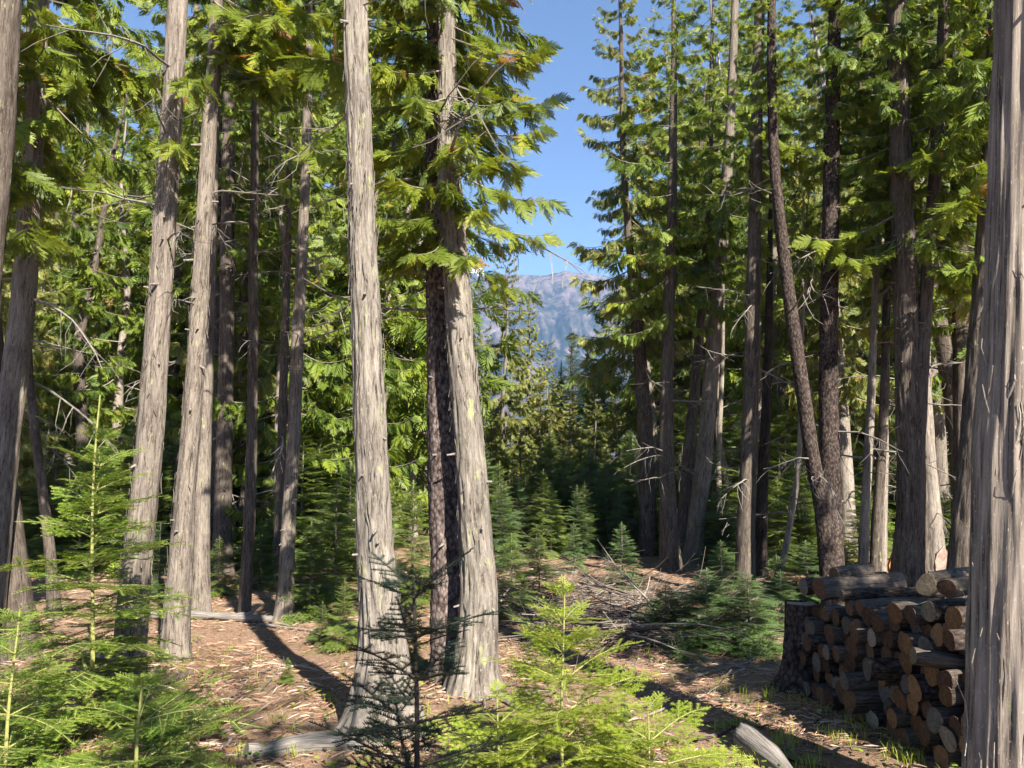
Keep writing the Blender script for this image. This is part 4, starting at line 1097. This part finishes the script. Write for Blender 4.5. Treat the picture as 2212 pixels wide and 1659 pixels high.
def log_mesh(seed, mat, ln=.75):
    r = np.random.default_rng(seed); seg = 18; n = 8
    A, SS = np.meshgrid(np.linspace(0, 2 * np.pi, seg + 1), np.linspace(0, 1, n)); u = A / 6.2832
    shape = 1 + .10 * np.cos(2 * A + seed) + .05 * np.cos(3 * A + seed * 2)
    rr = shape * (1 + .10 * (vnoise(u * 9, SS * 3, seed, 9) - .5) + .10 * (vnoise(u * 3, SS * 2, seed + 3, 3) - .5))
    bend = .012 * np.sin(SS * 3 + seed)
    V = np.stack([SS * ln, np.cos(A) * rr * .07 + bend, np.sin(A) * rr * .07], -1)
    i, j = np.meshgrid(np.arange(n - 1), np.arange(seg), indexing='ij'); b_ = i * (seg + 1) + j
    mb = MB(); mb.add(V.reshape(-1, 3), q=np.stack([b_, b_ + seg + 1, b_ + seg + 2, b_ + 1], -1).reshape(-1, 4), uv=np.stack([u * .44, SS * ln], -1).reshape(-1, 2))
    me = mb.mesh('log', [mat], True)
    both = []
    for row, sg in ((0, -1), (n - 1, 1)):
        ends = MB(); both.append(ends)
        ringp = V[row, :-1] * np.array([1, 1, 1]); ce = ringp.mean(0); ringi = ce + (ringp - ce) * .95
        ringi[:, 0] += sg * .002; cc = ce.copy(); cc[0] += sg * .004
        pts = np.vstack([cc, ringi, ringp]); q = []
        tri = [[0, 1 + (t + 1) % seg, 1 + t] for t in range(seg)]
        q = [[1 + t, 1 + (t + 1) % seg, 1 + seg + (t + 1) % seg, 1 + seg + t] for t in range(seg)]
        if sg > 0: tri = [t[::-1] for t in tri]; q = [t[::-1] for t in q]
        ends.add(pts, t=tri, q=q, uv=(pts - ce)[:, 1:] / .07)
    return me, both
B_LOG = [BARK['brown'], BARK['firdark'], BARK['brown']]
LOGS = []
for k in range(8):
    me, ends = log_mesh(500 + k, B_LOG[k % 3])
    LOGS.append((me, [[e_.mesh('cut_end', [e]) for e_ in ends] for e in (E_BROWN, E_GREY, E_ORANGE, E_PALE)]))
rl = np.random.default_rng(61)
ORD = ['first', 'second', 'third', 'fourth', 'fifth', 'sixth', 'seventh', 'eighth', 'ninth', 'tenth', 'eleventh', 'twelfth', 'thirteenth', 'fourteenth', 'fifteenth', 'sixteenth']
ROWN = ['bottom', 'second lowest', 'third lowest', 'fourth', 'fifth', 'sixth', 'seventh', 'short topmost']
ADJ = ['brown-ended', 'grey-ended', 'orange-ended', 'pale-ended']
PA, PB = Vector((2.18, 6.02, 0)), Vector((2.44, 4.16, 0))
pdir = (PB - PA).normalized(); pax = Vector((-pdir.y, pdir.x, 0)); plen = (PB - PA).length
if pax.x < 0: pax = -pax
def put_log(s, z, rad, out, kind, label, yaw=0, pitch=0, k=0, lensc=1.0):
    p = PA + pdir * s + pax * out
    q = Vector((1, 0, 0)).rotation_difference(pax) 
    q = Quaternion((0, 0, 1), yaw) @ q @ Quaternion((0, 1, 0), pitch) @ Quaternion((1, 0, 0), rl.uniform(0, 6.28))
    me, ends = LOGS[k % 8]
    root = link('firewood_log', me, None, (p.x, p.y, float(gz(p.x + .3, p.y)) + z), q, (lensc, rad / .07, rad / .07))
    tag(root, label, 'log', 'firewood logs of the woodpile')
    for e_ in ends[kind]: link('cut_end', e_, root)
step = .128; k = 0
for row in range(8):
    s = .04 + (.5 * step if row % 2 else 0) + (.02 * row if row < 5 else .05 if row == 5 else .62 if row == 6 else 1.15); idx = 0
    while s < plen - .02:
        rad = rl.uniform(.046, .074)
        kind = int(rl.choice([0, 0, 0, 0, 1, 2, 2, 3])) if s > .9 else int(rl.choice([0, 0, 0, 1]))
        lab = '%s firewood log, %s from the stump in the %s row of the woodpile' % (ADJ[kind], ORD[min(idx, 15)], ROWN[row])
        put_log(s, .062 + row * .112 + rl.normal(0, .012), rad, rl.normal(0, .05), kind, lab, rl.normal(0, .05), rl.normal(0, .03), k)
        k += 1; idx += 1; s += rad * 2 * rl.uniform(.97, 1.06)
put_log(.10, .80, .060, .0, 1, 'dark round log lying highest at the stump end of the woodpile', .12, 0, 1)
put_log(.26, .79, .075, .05, 0, 'thick sunlit log on top of the woodpile with grey bark', .25, -.02, 2, 1.05)
put_log(.17, .90, .05, .22, 0, 'short log resting on the thick sunlit log atop the woodpile', .3, 0, 5, .5)
put_log(1.35, .98, .06, .12, 3, 'pale log on top of the woodpile near the right edge cedar', .5, 0, 8, .8)
put_log(1.62, .99, .055, .05, 0, 'crooked top log of the woodpile closest to right edge cedar', .35, 0, 3, .8)
put_log(.62, .80, .045, .0, 1, 'thin split log on top of the woodpile, middle of the pile', -.2, -.05, 7, .9)
put_log(1.15, .46, .062, -.16, 1, 'log sticking out of the middle of the woodpile face', -.1, 0, 4)
put_log(1.55, .60, .05, -.13, 3, 'pale log jutting out from the upper woodpile face near the right edge cedar', -.3, .1, 6)
bent_stick('bent_twig', 'white bent twig hooked on the woodpile face', 'twig', [(1836, 1425, 5.5), (1850, 1405, 5.45), (1868, 1388, 5.4)], .006, .004, 0, 21, M_DEAD)
bent_stick('stick', 'pale stick poking out of the top of the woodpile', 'stick', [(1828, 1368, 5.5), (1829, 1340, 5.5), (1831, 1318, 5.5)], .014, .008, 0, 22, M_WOOD)
bent_stick('stick', 'thin pale stick poking left from the woodpile by the stump', 'stick', [(1730, 1390, 5.85), (1755, 1385, 5.8), (1785, 1382, 5.8)], .007, .005, 0, 23, M_DEAD)

sg = ground(1722, 1505); sh = at_depth(1738, 1312, sg.y).z - sg.z
stm = MB()
sg = Vector((sg.x + .09, sg.y + .18, sg.z))
root = empty('stump', 'old cut stump with a sunlit top at the left end of the woodpile', 'stump', sg)
P = [(.0, 0, -.1), (.02, 0, sh * .3), (.03, 0, sh * .65), (.04, 0, sh)]
link('trunk', trunk_mesh(P, [.15, .125, .117, .112], 64, 60, BARK['firdark'], 77, .16, .9, .2), root)
a = np.linspace(0, 2 * np.pi, 25)[:-1]
tp = np.stack([.04 + .116 * np.cos(a), .116 * np.sin(a), sh - .012 + .012 * np.sin(a * 3)], 1)
stm.add(np.vstack([(.04, 0, sh + .004), tp]), t=[[0, 1 + i, 1 + (i + 1) % 24] for i in range(24)], uv=np.vstack([(0, 0), np.stack([np.cos(a), np.sin(a)], 1)]))
link('cut_top', stm.mesh('cut_top', [E_PALE]), root)

# split pale wood behind the thick cedar
sp = ground(2030, 1262)
for k, (dx, h, ww, lean, lab) in enumerate([(.0, .5, .10, .05, 'upright pale split wood slab by the sunlit trunk behind the woodpile'), (.14, .62, .06, .16, 'thin pointed pale splinter standing right of the split slab'), (-.72, .42, .05, 0, 'small orange split stub behind the thin dark trunk')]):
    mb = MB(); s = np.linspace(0, 1, 6)
    V = []
    for t in s:
        wv = ww * (1 - .45 * t * (k != 0)) ; tk = .05 * (1 - .3 * t)
        V += [(lean * t - wv, -tk, t * h - .05), (lean * t + wv * .9, -tk * .7, t * h - .05 + .02 * math.sin(9 * t)), (lean * t + wv, tk, t * h - .05), (lean * t - wv * .8, tk, t * h - .05)]
    V = [(a_ + .018 * math.sin(c_ * 23 + a_ * 40), b__, c_) for a_, b__, c_ in V]
    V.append((lean + .45 * ww, 0, h + .07))
    Q = [[4 * i_ + j_, 4 * i_ + (j_ + 1) % 4, 4 * i_ + 4 + (j_ + 1) % 4, 4 * i_ + 4 + j_] for i_ in range(5) for j_ in range(4)]
    mb.add(V, q=Q, t=[[20 + j_, 20 + (j_ + 1) % 4, 24] for j_ in range(4)], uv=[(v[0] * 3, v[2]) for v in V])
    o = link('split_wood', mb.mesh('split_wood', [plain('split wood %d' % k, [(.3, (.13, .085, .065)), (.7, (.30, .23, .19))] if k < 2 else [(.3, (.30, .10, .03)), (.7, (.50, .20, .06))], 18)]), None, (sp.x + dx, sp.y, sp.z))
    tag(o, lab, 'split wood')

# loose bark strips of the right edge cedar
rt, ax = trunk_axes['right_big']
rq = np.random.default_rng(71)
for k in range(26):
    z = rq.uniform(.15, 2.6); az = R(rq.uniform(150, 275)); p = ax(z); L = rq.uniform(.12, .42); rr = .232 if z < .6 else .222 - .02 * z
    pts = []
    for t in np.linspace(0, 1, 7):
        off = rr + .03 * abs(t - rq.uniform(.2, .8)) + .012 * math.sin(5 * t + k)
        a2 = az + .12 * math.sin(3 * t + k); pts.append((p.x + off * math.cos(a2), p.y + off * math.sin(a2), z + L * (t - .5)))
    pts = np.array(pts); wv = np.array([-math.sin(az), math.cos(az), 0]) * rq.uniform(.003, .009)
    prof = np.sin(np.linspace(.25, 2.9, 7))[:, None]
    nrm = np.array([math.cos(az), math.sin(az), 0]) * .003
    V = np.concatenate([pts - wv * prof, pts + wv * prof, pts + nrm])
    Q = [[i_, i_ + 1, 15 + i_, 14 + i_] for i_ in range(6)] + [[14 + i_, 15 + i_, 8 + i_, 7 + i_] for i_ in range(6)] + [[7 + i_, 8 + i_, i_ + 1, i_] for i_ in range(6)]
    mb = MB(); mb.add(V, q=Q, uv=np.stack([V[:, 0], V[:, 2]], 1)); link('bark_strip', mb.mesh('bark_strip', [BARK['pale']]), rt)

# ------------------------------------------------------------------ litter, grass, weeds
def scatter(n, r, y0=3.3, y1=15, pw=1.6):
    Yv = y0 + (y1 - y0) * r.random(n) ** pw
    Xv = (r.random(n) * 1.7 - .85) * Yv * .78
    return Xv, Yv
rg = np.random.default_rng(81); lt = MB()
n_ = 54000; Xv, Yv = scatter(n_, rg)
keep = vnoise(Xv * 2.2, Yv * 2.2, 66) + .5 * vnoise(Xv * 7, Yv * 7, 67) > .62 + .3 * rg.random(n_) - .15
Xv, Yv = Xv[keep], Yv[keep]; n_ = len(Xv)
L = rg.uniform(.02, .11, n_) * np.where(rg.random(n_) < .06, 3, 1); az = rg.uniform(0, 6.28, n_); w_ = rg.uniform(.0012, .0030, n_) * (1 + L * 6)
dx, dy = np.cos(az) * L / 2, np.sin(az) * L / 2; tz = rg.normal(0, .012, n_)
za = gz(Xv - dx, Yv - dy) + .012 + np.abs(tz); zb = gz(Xv + dx, Yv + dy) + .012 + rg.random(n_) * .02
pxv, pyv = -np.sin(az) * w_, np.cos(az) * w_
zt = (za + zb) / 2 + w_ * 2
V = np.stack([np.stack([Xv - dx - pxv, Yv - dy - pyv, za], -1), np.stack([Xv - dx + pxv, Yv - dy + pyv, za], -1), np.stack([Xv + dx, Yv + dy, zb], -1), np.stack([Xv, Yv, zt], -1)], 1).reshape(-1, 3)
b4 = np.arange(n_) * 4
lt.add(V, t=np.concatenate([np.stack([b4, b4 + 3, b4 + 2], -1), np.stack([b4 + 1, b4 + 2, b4 + 3], -1), np.stack([b4, b4 + 1, b4 + 3], -1)]), c=np.repeat(np.clip(rg.normal(.5, .25, n_), 0, 1), 4))
def litter_mat():
    m, n, b = new_mat('needle and twig litter'); a = N(n, 'ShaderNodeAttribute', attribute_name='tint')
    n.links.new(ramp(n, a.outputs['Fac'], [(0, (.08, .038, .023)), (.35, (.20, .105, .06)), (.6, (.28, .175, .115)), (.85, (.37, .29, .22)), (1, (.44, .38, .30))]), b.inputs['Base Color']); return m
lo = link('needle_litter', lt.mesh('needle_litter', [litter_mat()])); tag(lo, 'reddish needles and straw-coloured twigs strewn over the clearing floor', 'litter', kind='stuff')
tl = MB(); rg = np.random.default_rng(84)
for q in range(330):
    px, py = rg.uniform(-50, 2200), 1360 + 420 * rg.random(); p = ground(px, py); L_ = rg.uniform(.10, .6); az_ = rg.uniform(0, 6.28); th = rg.choice([.003, .005, .008, .012])
    P_ = wander((p.x, p.y, p.z + .01), (math.cos(az_), math.sin(az_), .02), L_, 6, .16, rg); P_[:, 2] = gz(P_[:, 0], P_[:, 1]) + .008 + np.abs(rg.normal(0, .012, 6))
    tube(tl, P_, np.linspace(th, th * .4, 6), 4, c=rg.random())
    if rg.random() < .6:
        B_ = wander(P_[2], P_[3] - P_[2] + rg.normal(0, .05, 3), L_ * .35, 4, .2, rg); B_[:, 2] = gz(B_[:, 0], B_[:, 1]) + .012 + np.abs(rg.normal(0, .01, 4)); tube(tl, B_, np.linspace(th * .6, .0015, 4), 3, c=rg.random())
to = link('twig_litter', tl.mesh('twig_litter', [M_STICK])); tag(to, 'broken grey and brown twigs scattered over the clearing floor', 'twigs', kind='stuff')
gr = MB(); rg = np.random.default_rng(82)
for q in range(330):
    if q < 80: px, py = rg.uniform(1560, 1960), rg.uniform(1480, 1680)
    else: px, py = rg.uniform(0, 2100), rg.uniform(1400, 1750)
    p = ground(px, py)
    for t in range(rg.integers(5, 14)):
        a = rg.uniform(0, 6.28); h = rg.uniform(.03, .10); ln = rg.uniform(.2, .8) * h
        o = rg.normal(0, .025, 2); b0 = np.array([p.x + o[0], p.y + o[1], p.z + .0]); e = np.array([math.cos(a), math.sin(a), 0]); s_ = np.array([-e[1], e[0], 0]) * .002
        gr.add([b0 - s_, b0 + s_, b0 + e * ln * .4 + s_ * .8 + [0, 0, h * .7], b0 + e * ln * .4 - s_ * .8 + [0, 0, h * .7], b0 + e * ln + [0, 0, h]], q=[[0, 1, 2, 3]], t=[[3, 2, 4]], c=rg.uniform(.5, .95))
gl = link('grass', gr.mesh('grass', [LEAF['firbright']])); tag(gl, 'thin green grass blades scattered on the forest floor', 'grass', kind='stuff')
wd = MB(); rg = np.random.default_rng(83)
for q in range(900):
    px, py = rg.uniform(-50, 2200), rg.uniform(1180, 1700); p = ground(px, py)
    for t in range(rg.integers(2, 6)):
        a = rg.uniform(0, 6.28); L_ = rg.uniform(.02, .05); o = rg.normal(0, .04, 2)
        b0 = np.array([p.x + o[0], p.y + o[1], p.z + rg.uniform(.02, .07)]); e = np.array([math.cos(a), math.sin(a), rg.uniform(-.3, .4)]); s_ = np.array([-e[1], e[0], rg.normal(0, .3)]) * L_ * .33
        wd.add([b0, b0 + e * L_ * .5 - s_, b0 + e * L_, b0 + e * L_ * .5 + s_], q=[[0, 1, 2, 3]], c=rg.uniform(.3, .95))
wl = link('ground_cover', wd.mesh('ground_cover', [LEAF['fir']])); tag(wl, 'small green leaves of low ground plants on the litter', 'ground cover', kind='stuff')

# ------------------------------------------------------------------ trees of the same wood behind the camera; they shade the foreground
BK = [(1.2, -1.7, .42, 4.0, 1), (2.9, -3.6, .58, 4.4, 3), (4.25, 2.1, .62, 3.4, 1), (8.6, 3.4, .45, 8.5, 0), (-2.5, -7.5, .6, 9.0, 2), (6.9, 2.4, .5, 5.0, 2), (8.2, -5.0, .6, 7.0, 2)]
BL = ['slender cedar closest behind the viewer', 'slender cedar behind the viewer whose shade darkens the foreground sapling', 'cedar just beyond the right edge, shading the woodpile', 'tall cedar beyond the right edge, shading the right wood', 'cedar standing farthest behind the viewer on the left', 'cedar beyond the right edge, behind the one shading the woodpile', 'cedar behind the viewer on the right']
for k, (x, y, sc, z0, ci) in enumerate(BK):
    root = empty('cedar_tree', BL[k], 'tree', (x, y, float(gz(x, y))), 'cedars behind the viewer')
    link('trunk', STR[k % 4], root, (0, 0, 0), None, sc)
    link('crown', MID_C[ci], root, (0, 0, z0), Quaternion((0, 0, 1), k * 1.9), sc)
